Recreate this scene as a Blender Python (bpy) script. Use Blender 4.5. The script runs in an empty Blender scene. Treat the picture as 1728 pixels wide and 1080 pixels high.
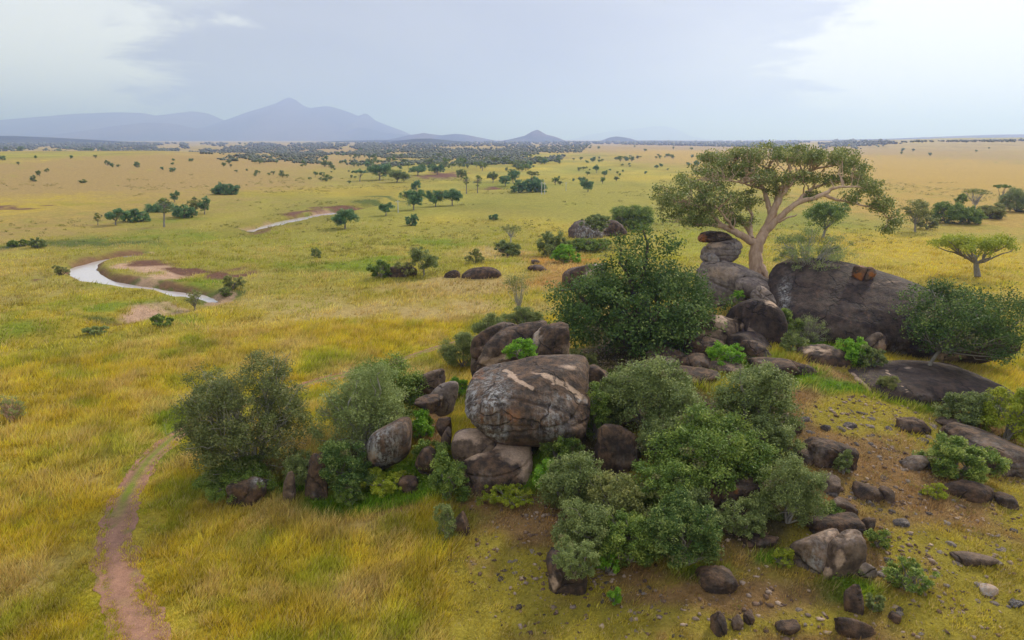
import bpy, bmesh, math, random
import numpy as np
from math import radians as R, sin, cos, tan, pi

rng = np.random.default_rng(11)
random.seed(11)
C = bpy.context.scene.collection

# ------------------------------------------------------------------ noise
def _hash(ix, iy, iz, s):
    h = (ix.astype(np.int64) * 374761393 + iy.astype(np.int64) * 668265263 + iz.astype(np.int64) * 2147483647 + s * 1274126177) & 0xFFFFFFFF
    h = ((h ^ (h >> 13)) * 1274126177) & 0xFFFFFFFF
    h = h ^ (h >> 16)
    h = (h * 2246822519) & 0xFFFFFFFF
    h = h ^ (h >> 15)
    return (h & 0xFFFFFF) / float(0xFFFFFF)

def vnoise(p, s=0):
    """value noise in -1..1 at points p (n,3)"""
    i = np.floor(p); f = p - i; i = i.astype(np.int64)
    f = f * f * f * (f * (f * 6 - 15) + 10)
    out = 0
    for dx in (0, 1):
        wx = f[:, 0] if dx else 1 - f[:, 0]
        for dy in (0, 1):
            wy = f[:, 1] if dy else 1 - f[:, 1]
            for dz in (0, 1):
                wz = f[:, 2] if dz else 1 - f[:, 2]
                out = out + wx * wy * wz * _hash(i[:, 0] + dx, i[:, 1] + dy, i[:, 2] + dz, s)
    return out * 2 - 1

def fbm(p, s=0, oct=4, gain=.5):
    a, t, n = 1., 0., 0.
    for k in range(oct):
        t = t + a * vnoise(p * (2.03 ** k) + 17.3 * k, s + k); n += a; a *= gain
    return t / n

def f2(x, y, scale, s=0, oct=4, gain=.5):
    x = np.asarray(x, float); y = np.asarray(y, float)
    p = np.stack([x.ravel() / scale, y.ravel() / scale, np.full(x.size, s * .37)], 1)
    return fbm(p, s, oct, gain).reshape(x.shape)

def sstep(a, b, x):
    t = np.clip((x - a) / (b - a), 0, 1)
    return t * t * (3 - 2 * t)

# ------------------------------------------------------------------ camera (photograph is 1728 x 1080)
F = 1167.0; PITCH = R(14.65); CZ = 22.0
def ray(u, v):
    u = np.asarray(u, float); v = np.asarray(v, float)
    a = (u - 864) / F; b = (540 - v) / F
    return np.stack([a, cos(PITCH) + b * sin(PITCH), -sin(PITCH) + b * cos(PITCH)], -1)
CAM = np.array([0, 0, CZ])

# ------------------------------------------------------------------ terrain
def flat(u, v, z):
    d = ray(u, v); t = (z - CZ) / d[..., 2]
    return CAM + d * t[..., None]

RIV_Z = -1.0
riv1_px = [(232, 430, -1.2), (212, 434, .1), (178, 440, .6), (152, 447, .8), (137, 458, 1.1), (147, 469, 1.), (178, 478, .7), (235, 487, .5), (285, 494, .5), (325, 502, 1.), (346, 506, 1.), (366, 510, -.2)]
riv2_px = [(422, 391, .3), (452, 384, 1.8), (488, 375, 2.3), (520, 368, 1.8), (546, 362, 1.), (560, 359, -1.)]
def riv_line(px):
    a = np.array(px, float); p = flat(a[:, 0], a[:, 1], RIV_Z)
    n = 8 * len(a); s = np.linspace(0, len(a) - 1, n); k = np.arange(len(a))
    q = np.stack([np.interp(s, k, p[:, 0]), np.interp(s, k, p[:, 1])], 1)
    w = np.interp(s, k, a[:, 2])
    for _ in range(3):
        q[1:-1] = (q[:-2] + 2 * q[1:-1] + q[2:]) / 4
    return q, w
riv1, w1 = riv_line(riv1_px); riv2, w2 = riv_line(riv2_px)
chan_px = [(548, 362), (600, 352), (660, 345), (720, 322), (770, 322), (830, 318), (900, 312)]
chan = flat(*np.array(chan_px, float).T, -.5)[:, :2]
chan0_px = [(226, 431), (260, 422), (300, 412), (360, 402), (425, 391)]
chan0 = flat(*np.array(chan0_px, float).T, -.5)[:, :2]
chan2_px = [(362, 509), (330, 517), (290, 528), (230, 542), (150, 562), (60, 580), (-80, 600)]
chan2 = flat(*np.array(chan2_px, float).T, -.5)[:, :2]

def dist_line(x, y, L, W=None):
    d = np.full(x.shape, 1e9); w = np.zeros(x.shape)
    for k in range(len(L) - 1):
        ax, ay = L[k]; bx, by = L[k + 1]; dx, dy = bx - ax, by - ay; l2 = dx * dx + dy * dy + 1e-9
        t = np.clip(((x - ax) * dx + (y - ay) * dy) / l2, 0, 1)
        e = np.hypot(x - ax - t * dx, y - ay - t * dy)
        if W is not None:
            ww = W[k] + t * (W[k + 1] - W[k]); m = e - ww < d - w
            d = np.where(m, e, d); w = np.where(m, ww, w)
        else:
            d = np.minimum(d, e)
    return (d, w) if W is not None else d

MOUNDS = [(3, 45, 11, 8, 2.6), (22, 60, 12, 10, 3.6), (27, 77, 7, 6, 4.6), (22, 38, 13, 13, 2.0), (38, 52, 9, 9, 1.0), (-14, 42, 7, 5, .6), (10, 112, 26, 10, 1.6)]
def height(x, y):
    x = np.asarray(x, float); y = np.asarray(y, float); sh = x.shape
    x = x.ravel(); y = y.ravel(); r = np.hypot(x, y)
    h = np.zeros_like(x)
    for mx, my, sx, sy, a in MOUNDS:
        h += a * np.exp(-.5 * (((x - mx) / sx) ** 2 + ((y - my) / sy) ** 2))
    near = (r < 420)
    h += f2(x, y, 26, 3, 3) * .45 * sstep(900, 100, r)
    h += f2(x, y, 5, 5, 2) * .16 * sstep(200, 60, r)
    h += f2(x, y, 120, 8, 3) * 1.5 * sstep(90, 250, r)
    h += f2(x, y, 700, 9, 3) * 6.0 * sstep(400, 1500, r) * sstep(9000, 4000, r)
    az = np.arctan2(x, y)
    h += 26 * sstep(.28, .62, az) * sstep(500, 3200, r) * (az < 2)
    h += 9 * sstep(-.22, -.5, az) * sstep(220, 640, r) * sstep(1500, 900, r)
    h -= 5 * sstep(-.1, -.3, az) * sstep(1000, 1500, r) * sstep(5000, 2500, r)
    if near.any():
        xx, yy = x[near], y[near]; dh = np.zeros_like(xx)
        for L, W in ((riv1, w1), (riv2, w2)):
            d, w = dist_line(xx, yy, L, W); d = d + 1.1 * f2(xx, yy, 5., 13, 3)
            dh = np.minimum(dh, -1.9 * sstep(2.8, -.8, d - w))
        for L, dep, wd in ((chan, 1.6, 6), (chan0, .9, 5), (chan2, .9, 5)):
            d = dist_line(xx, yy, L); dh = np.minimum(dh, -dep * sstep(wd, 1.5, d))
        # level the ground about the water so that its surface lies in its bed
        g = h[near]
        lev = np.zeros_like(xx)
        for L, W in ((riv1, w1), (riv2, w2)):
            d, w = dist_line(xx, yy, L, W); lev = np.maximum(lev, sstep(22, 3, d - w))
        h[near] = g * (1 - lev) + dh
    return h.reshape(sh)

def at(u, v):
    """the ground point seen at pixel (u, v), and its depth"""
    d = ray(u, v); one = d.ndim == 1; d = np.atleast_2d(d)
    dz = np.minimum(d[:, 2], -4e-4); t = np.minimum(CZ / -dz, 20000.)
    for k in range(16):
        p = CAM + d * t[:, None]
        tn = np.clip((CZ - height(p[:, 0], p[:, 1])) / -dz, 8., 20000.)
        t = t + (tn - t) * .7
    p = CAM + d * t[:, None]
    return (p[0], t[0]) if one else (p, t)

# ------------------------------------------------------------------ mesh helpers
def mesh(name, V, Fc, mats, fattr=None, vcol=None, smooth=False, fmat=None):
    """Fc: list of int arrays (n,3) / (n,4)"""
    me = bpy.data.meshes.new(name)
    V = np.asarray(V, np.float32)
    Fc = [np.asarray(f, np.int32) for f in (Fc if isinstance(Fc, list) else [Fc]) if len(f)]
    nl = sum(f.size for f in Fc); nf = sum(len(f) for f in Fc)
    me.vertices.add(len(V)); me.vertices.foreach_set('co', V.ravel())
    me.loops.add(nl); me.loops.foreach_set('vertex_index', np.concatenate([f.ravel() for f in Fc]))
    tot = np.concatenate([np.full(len(f), f.shape[1], np.int32) for f in Fc])
    st = np.concatenate([[0], np.cumsum(tot)[:-1]]).astype(np.int32)
    me.polygons.add(nf); me.polygons.foreach_set('loop_start', st); me.polygons.foreach_set('loop_total', tot)
    if smooth: me.polygons.foreach_set('use_smooth', np.ones(nf, bool))
    if fmat is not None: me.polygons.foreach_set('material_index', np.asarray(fmat, np.int32))
    me.update(calc_edges=True)
    if fattr is not None:
        a = me.attributes.new('tint', 'FLOAT', 'FACE'); a.data.foreach_set('value', np.asarray(fattr, np.float32))
    if vcol is not None:
        for k, c in vcol.items():
            a = me.attributes.new(k, 'FLOAT_COLOR', 'POINT')
            c4 = np.ones((len(V), 4), np.float32); c4[:, :3] = c; a.data.foreach_set('color', c4.ravel())
    for m in (mats if isinstance(mats, (list, tuple)) else [mats]): me.materials.append(m)
    me.validate()
    return me

def link(name, me, parent=None, loc=None):
    o = bpy.data.objects.new(name, me); C.objects.link(o)
    if parent is not None: o.parent = parent
    if loc is not None: o.location = [float(c) for c in loc]
    return o
def tag(o, label, cat, group=None):
    o['label'] = label; o['category'] = cat
    if group: o['group'] = group
    return o
def thing(name, label, cat, loc, group=None):
    return tag(link(name, None, None, loc), label, cat, group)
def struct(o, kind='structure'):
    o['kind'] = kind; return o

class Geo:
    def __init__(s): s.V = []; s.F = []; s.T = []; s.n = 0
    def add(s, V, Fq, t=None):
        s.V.append(np.asarray(V, np.float32)); s.F.append(np.asarray(Fq, np.int64) + s.n); s.n += len(V)
        if t is not None: s.T.append(np.asarray(t, np.float32))
    def arrays(s):
        return np.concatenate(s.V), [np.concatenate(s.F)], (np.concatenate(s.T) if s.T else None)

def tube(g, P, rad, sides=6):
    P = np.asarray(P, float); n = len(P); rad = np.broadcast_to(np.asarray(rad, float), (n,))
    T = np.gradient(P, axis=0); T /= np.linalg.norm(T, axis=1, keepdims=True) + 1e-9
    ref = np.array([.31, .92, .23]) if abs(T[0] @ np.array([.31, .92, .23])) < .9 else np.array([.9, .1, .4])
    A = np.cross(T, ref); A /= np.linalg.norm(A, axis=1, keepdims=True) + 1e-9
    B = np.cross(T, A); th = np.arange(sides) * 2 * pi / sides
    V = P[:, None] + rad[:, None, None] * (A[:, None] * np.cos(th)[None, :, None] + B[:, None] * np.sin(th)[None, :, None])
    i = np.arange(n - 1)[:, None] * sides; j = np.arange(sides)[None]; k = (j + 1) % sides
    Q = np.stack([i + j, i + k, i + sides + k, i + sides + j], -1).reshape(-1, 4)
    g.add(V.reshape(-1, 3), Q)

def bez(a, b, sag, n, jit, r):
    """a curved, slightly crooked line from a to b"""
    a = np.asarray(a, float); b = np.asarray(b, float); s = np.linspace(0, 1, n)[:, None]
    L = np.linalg.norm(b - a)
    m = (a + b) / 2 + np.array([0, 0, sag * L])
    P = (1 - s) ** 2 * a + 2 * s * (1 - s) * m + s * s * b
    P[1:-1] += r.normal(0, jit * L, (n - 2, 3))
    return P

def leaf_quads(P, N, L, W, r, droop=0):
    """rhombic leaves at P facing N"""
    n = len(P); N = N / (np.linalg.norm(N, axis=1, keepdims=True) + 1e-9)
    q = r.normal(size=(n, 3)); q[:, 2] -= droop
    A = np.cross(N, np.cross(q, N)); A /= np.linalg.norm(A, axis=1, keepdims=True) + 1e-9
    B = np.cross(N, A)
    L = np.broadcast_to(L, (n,))[:, None]; W = np.broadcast_to(W, (n,))[:, None]
    V = np.stack([P - A * L * .5, P + B * W * .5 - A * L * .05, P + A * L * .5 - N * L * .12, P - B * W * .5 - A * L * .05], 1)
    Q = np.arange(n * 4).reshape(-1, 4)
    return V.reshape(-1, 3), Q
# ------------------------------------------------------------------ materials
def nmat(name):
    m = bpy.data.materials.new(name); m.use_nodes = True
    nt = m.node_tree; nt.nodes.clear()
    return m, nt, nt.nodes.new, nt.links.new
def setup(n, **k):
    for a, b in k.items():
        if a in ('ins',):
            for c, d in b.items(): n.inputs[c].default_value = d
        else: setattr(n, a, b)
    return n
def ramp(N, stops):
    r = N('ShaderNodeValToRGB'); e = r.color_ramp.elements
    while len(e) < len(stops): e.new(.5)
    for k, (p, c) in enumerate(stops): e[k].position = p; e[k].color = (*c, 1)
    return r

def leaf_mat(name, cols, transl=.3, rough=.55, spec=.3):
    m, nt, N, Lk = nmat(name)
    a = setup(N('ShaderNodeAttribute'), attribute_name='tint')
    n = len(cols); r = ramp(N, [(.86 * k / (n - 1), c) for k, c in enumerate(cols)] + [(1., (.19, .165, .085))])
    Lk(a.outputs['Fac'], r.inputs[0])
    p = N('ShaderNodeBsdfPrincipled'); p.inputs['Roughness'].default_value = rough; p.inputs['Specular IOR Level'].default_value = spec
    t = N('ShaderNodeBsdfTranslucent'); mx = N('ShaderNodeMixShader'); mx.inputs[0].default_value = transl
    o = N('ShaderNodeOutputMaterial')
    Lk(r.outputs[0], p.inputs['Base Color']); Lk(r.outputs[0], t.inputs['Color'])
    Lk(p.outputs[0], mx.inputs[1]); Lk(t.outputs[0], mx.inputs[2]); Lk(mx.outputs[0], o.inputs[0])
    return m

def bark_mat(name, c1, c2, scale=3., zs=.25):
    m, nt, N, Lk = nmat(name)
    tc = N('ShaderNodeTexCoord'); mp = N('ShaderNodeMapping'); mp.inputs['Scale'].default_value = (1, 1, zs)
    no = setup(N('ShaderNodeTexNoise'), ins={'Scale': scale, 'Detail': 6., 'Roughness': .65})
    r = ramp(N, [(.3, c1), (.7, c2)]); p = N('ShaderNodeBsdfPrincipled'); p.inputs['Roughness'].default_value = .85
    p.inputs['Specular IOR Level'].default_value = .2
    b = setup(N('ShaderNodeBump'), ins={'Strength': .6, 'Distance': .08}); o = N('ShaderNodeOutputMaterial')
    Lk(tc.outputs['Object'], mp.inputs[0]); Lk(mp.outputs[0], no.inputs['Vector']); Lk(no.outputs['Fac'], r.inputs[0])
    Lk(r.outputs[0], p.inputs['Base Color']); Lk(no.outputs['Fac'], b.inputs['Height']); Lk(b.outputs[0], p.inputs['Normal']); Lk(p.outputs[0], o.inputs[0])
    return m

def rock_mat(name, dark=(.040, .028, .022), brown=(.165, .096, .056), pale=(.50, .35, .25), lich=(.42, .41, .40), rust=(.36, .13, .035), lk=.4, pk=.15, s=1.):
    """weathered granite: wear.r = bare pale skin, wear.g = lichen, wear.b = rust stain"""
    m, nt, N, Lk = nmat(name)
    tc = N('ShaderNodeTexCoord'); oi = N('ShaderNodeObjectInfo')
    ad = setup(N('ShaderNodeVectorMath'), operation='MULTIPLY_ADD'); ad.inputs[1].default_value = (1, 1, 1)
    cmb = N('ShaderNodeCombineXYZ')
    mul = setup(N('ShaderNodeMath'), operation='MULTIPLY'); mul.inputs[1].default_value = 37.
    Lk(oi.outputs['Random'], mul.inputs[0]); Lk(mul.outputs[0], cmb.inputs[0]); Lk(mul.outputs[0], cmb.inputs[1])
    Lk(tc.outputs['Object'], ad.inputs[0]); Lk(cmb.outputs[0], ad.inputs[2])
    def noise(sc, det=5, ro=.6, vec=None):
        n = setup(N('ShaderNodeTexNoise'), ins={'Scale': sc * s, 'Detail': float(det), 'Roughness': ro}); Lk(vec or ad.outputs[0], n.inputs['Vector']); return n.outputs['Fac']
    def mapr(x, a, b, lo=0., hi=1.):
        n = setup(N('ShaderNodeMapRange'), clamp=True, interpolation_type='SMOOTHSTEP'); Lk(x, n.inputs[0])
        for k, v in zip((1, 2, 3, 4), (a, b, lo, hi)): n.inputs[k].default_value = v
        return n.outputs[0]
    def mth(op, x, y, clamp=True):
        n = setup(N('ShaderNodeMath'), operation=op, use_clamp=clamp)
        for k, v in enumerate((x, y)):
            if isinstance(v, (int, float)): n.inputs[k].default_value = v
            else: Lk(v, n.inputs[k])
        return n.outputs[0]
    def mix(f, a, b):
        n = setup(N('ShaderNodeMix'), data_type='RGBA'); Lk(f, n.inputs[0])
        for k, v in ((6, a), (7, b)):
            if isinstance(v, tuple): n.inputs[k].default_value = (*v, 1)
            else: Lk(v, n.inputs[k])
        return n.outputs[2]
    mp = N('ShaderNodeMapping'); mp.inputs['Scale'].default_value = (1, 1, .16); Lk(ad.outputs[0], mp.inputs[0])
    at_ = setup(N('ShaderNodeAttribute'), attribute_name='wear'); sep = N('ShaderNodeSeparateColor'); Lk(at_.outputs['Color'], sep.inputs[0])
    big = noise(.45, 4); med = noise(1.6, 7, .7); fine = noise(9, 5, .7); streak = noise(2.2, 5, .6, mp.outputs[0])
    col = mix(mapr(med, .38, .68), dark, brown)
    col = mix(mapr(streak, .52, .78, 0, .4), col, (.15, .105, .085))
    col = mix(mth('MULTIPLY', mapr(big, .54, .68), mapr(med, .4, .6, .1, pk)), col, pale)
    pm = mapr(mth('ADD', sep.outputs[0], mth('MULTIPLY', mth('SUBTRACT', med, .5, False), .7, False), False), .34, .72)
    col = mix(pm, col, mix(mapr(fine, .3, .7), tuple(c * .72 for c in pale), tuple(min(1, c * 1.12) for c in pale)))
    rm = mapr(mth('ADD', sep.outputs[2], mth('MULTIPLY', mth('SUBTRACT', med, .5, False), 1.4, False), False), .35, 1.1)
    col = mix(rm, col, rust)
    lm = mth('MULTIPLY', mapr(mth('ADD', mth('MULTIPLY', noise(4., 8, .75, mp.outputs[0]), .62, False), mth('MULTIPLY', noise(6, 6, .75), .38, False), False), .44, .57), mth('ADD', mth('MULTIPLY', sep.outputs[1], 1.), mapr(big, .5, .7, 0, lk * .5)))
    lm = mth('MULTIPLY', lm, mapr(streak, .36, .58, .25, 1.))
    col = mix(lm, col, lich)
    col = mix(mapr(fine, .6, .72, 0, .3), col, (.27, .215, .165))
    # joints: thin wandering cracks
    dis = setup(N('ShaderNodeTexNoise'), ins={'Scale': .9 * s, 'Detail': 5.}); Lk(ad.outputs[0], dis.inputs['Vector'])
    va = setup(N('ShaderNodeVectorMath'), operation='MULTIPLY_ADD'); va.inputs[1].default_value = (1.4, 1.4, 1.4); Lk(dis.outputs['Color'], va.inputs[0]); Lk(ad.outputs[0], va.inputs[2])
    vo = setup(N('ShaderNodeTexVoronoi'), feature='DISTANCE_TO_EDGE', ins={'Scale': .28 * s}); Lk(va.outputs[0], vo.inputs['Vector'])
    crack = mapr(vo.outputs['Distance'], .0, .028, 1., 0.); crack = mth('MULTIPLY', crack, mapr(noise(.7, 3), .42, .6))
    col = mix(mth('MULTIPLY', crack, .75), col, (.02, .015, .013))
    p = N('ShaderNodeBsdfPrincipled'); p.inputs['Roughness'].default_value = .8; p.inputs['Specular IOR Level'].default_value = .3
    hsum = mth('SUBTRACT', mth('ADD', mth('MULTIPLY', med, 1., False), mth('MULTIPLY', fine, .3, False), False), mth('MULTIPLY', crack, .6, False), False)
    b = setup(N('ShaderNodeBump'), ins={'Strength': .85, 'Distance': .22}); o = N('ShaderNodeOutputMaterial')
    Lk(hsum, b.inputs['Height']); Lk(b.outputs[0], p.inputs['Normal']); Lk(col, p.inputs['Base Color']); Lk(p.outputs[0], o.inputs[0])
    return m

def col_mat(name, var=.35, scale=1.2, bump=.6, bd=.25, fine=9., tint2=None):
    """surface coloured by its own 'col' attribute with fine grained variation"""
    m, nt, N, Lk = nmat(name)
    a = setup(N('ShaderNodeAttribute'), attribute_name='col'); tc = N('ShaderNodeTexCoord')
    n1 = setup(N('ShaderNodeTexNoise'), ins={'Scale': scale, 'Detail': 8., 'Roughness': .72}); Lk(tc.outputs['Object'], n1.inputs['Vector'])
    n2 = setup(N('ShaderNodeTexNoise'), ins={'Scale': fine, 'Detail': 4., 'Roughness': .7}); Lk(tc.outputs['Object'], n2.inputs['Vector'])
    ad = setup(N('ShaderNodeMath'), operation='ADD'); Lk(n1.outputs['Fac'], ad.inputs[0]); Lk(n2.outputs['Fac'], ad.inputs[1])
    mr = setup(N('ShaderNodeMapRange'), clamp=True); Lk(ad.outputs[0], mr.inputs[0])
    for k, v in zip((1, 2, 3, 4), (.72, 1.28, 1 - var, 1 + var)): mr.inputs[k].default_value = v
    vm = setup(N('ShaderNodeVectorMath'), operation='SCALE'); Lk(a.outputs['Color'], vm.inputs[0]); Lk(mr.outputs[0], vm.inputs['Scale'])
    p = N('ShaderNodeBsdfPrincipled'); p.inputs['Roughness'].default_value = .9; p.inputs['Specular IOR Level'].default_value = .1
    b = setup(N('ShaderNodeBump'), ins={'Strength': bump, 'Distance': bd}); o = N('ShaderNodeOutputMaterial')
    Lk(ad.outputs[0], b.inputs['Height']); Lk(b.outputs[0], p.inputs['Normal']); Lk(vm.outputs[0], p.inputs['Base Color']); Lk(p.outputs[0], o.inputs[0])
    return m

def grass_mat():
    m, nt, N, Lk = nmat('grass')
    a = setup(N('ShaderNodeAttribute'), attribute_name='col')
    p = N('ShaderNodeBsdfPrincipled'); p.inputs['Roughness'].default_value = .7; p.inputs['Specular IOR Level'].default_value = .15
    t = N('ShaderNodeBsdfTranslucent'); mx = N('ShaderNodeMixShader'); mx.inputs[0].default_value = .35; o = N('ShaderNodeOutputMaterial')
    Lk(a.outputs['Color'], p.inputs['Base Color']); Lk(a.outputs['Color'], t.inputs['Color'])
    Lk(p.outputs[0], mx.inputs[1]); Lk(t.outputs[0], mx.inputs[2]); Lk(mx.outputs[0], o.inputs[0])
    return m

M = {}
M['ground'] = col_mat('ground', .38, .9, .8, .3, 6.)
M['track'] = col_mat('track', .3, 2.2, .6, .06, 14.)
M['grass'] = grass_mat()
# foliage: darkest leaf .. fresh tip
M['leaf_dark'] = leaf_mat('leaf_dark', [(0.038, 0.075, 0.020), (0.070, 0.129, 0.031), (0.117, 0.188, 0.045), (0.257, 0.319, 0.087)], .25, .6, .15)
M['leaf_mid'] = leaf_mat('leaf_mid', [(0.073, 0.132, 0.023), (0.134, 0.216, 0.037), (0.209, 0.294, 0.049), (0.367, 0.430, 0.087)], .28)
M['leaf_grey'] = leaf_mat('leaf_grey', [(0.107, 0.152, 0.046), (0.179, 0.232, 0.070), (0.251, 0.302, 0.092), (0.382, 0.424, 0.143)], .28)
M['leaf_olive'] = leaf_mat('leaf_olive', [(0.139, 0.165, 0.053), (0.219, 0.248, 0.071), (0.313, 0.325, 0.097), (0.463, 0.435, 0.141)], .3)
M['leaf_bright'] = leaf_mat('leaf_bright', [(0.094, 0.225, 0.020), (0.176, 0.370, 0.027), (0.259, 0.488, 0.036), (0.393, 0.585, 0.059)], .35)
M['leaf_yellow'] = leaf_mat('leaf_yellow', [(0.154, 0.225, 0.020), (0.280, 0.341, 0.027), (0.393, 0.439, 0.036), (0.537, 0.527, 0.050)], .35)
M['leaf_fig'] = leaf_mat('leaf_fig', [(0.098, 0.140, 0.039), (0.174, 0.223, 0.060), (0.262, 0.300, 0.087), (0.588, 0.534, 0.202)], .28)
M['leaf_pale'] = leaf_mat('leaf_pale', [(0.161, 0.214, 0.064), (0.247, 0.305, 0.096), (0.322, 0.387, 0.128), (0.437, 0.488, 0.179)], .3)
M['leaf_far'] = leaf_mat('leaf_far', [(0.057, 0.128, 0.056), (0.106, 0.216, 0.090), (0.162, 0.292, 0.111), (0.267, 0.396, 0.159)], .2)  # lightened and turned slightly blue to put distance haze into the leaf colour
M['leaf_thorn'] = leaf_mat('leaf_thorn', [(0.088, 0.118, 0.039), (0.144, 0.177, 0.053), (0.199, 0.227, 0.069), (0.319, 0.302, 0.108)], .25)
M['bark_grey'] = bark_mat('bark_grey', (.14, .12, .10), (.34, .31, .27))
M['bark_pale'] = bark_mat('bark_pale', (.26, .24, .20), (.52, .49, .43))
M['bark_dark'] = bark_mat('bark_dark', (.05, .04, .03), (.14, .11, .085))
M['bark_fig'] = bark_mat('bark_fig', (.38, .24, .16), (.68, .49, .36), 2.2, .2)
M['rock'] = rock_mat('rock')
M['rock_dome'] = rock_mat('rock_dome', (.030, .021, .018), (.088, .055, .040), lk=.2, pk=.05)
M['rock_brown'] = rock_mat('rock_brown', (.070, .047, .034), (.21, .142, .098), lk=.4, pk=.35)
M['rock_pale'] = rock_mat('rock_pale', (.17, .13, .115), (.34, .27, .225), lk=.3, pk=.9)
M['rock_small'] = rock_mat('rock_small', (.05, .038, .038), (.12, .085, .07), lk=.6, pk=.5, s=2.2)
M['rock_small_pale'] = rock_mat('rock_small_pale', (.20, .155, .135), (.42, .34, .28), lk=.4, pk=.8, s=2.2)
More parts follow.
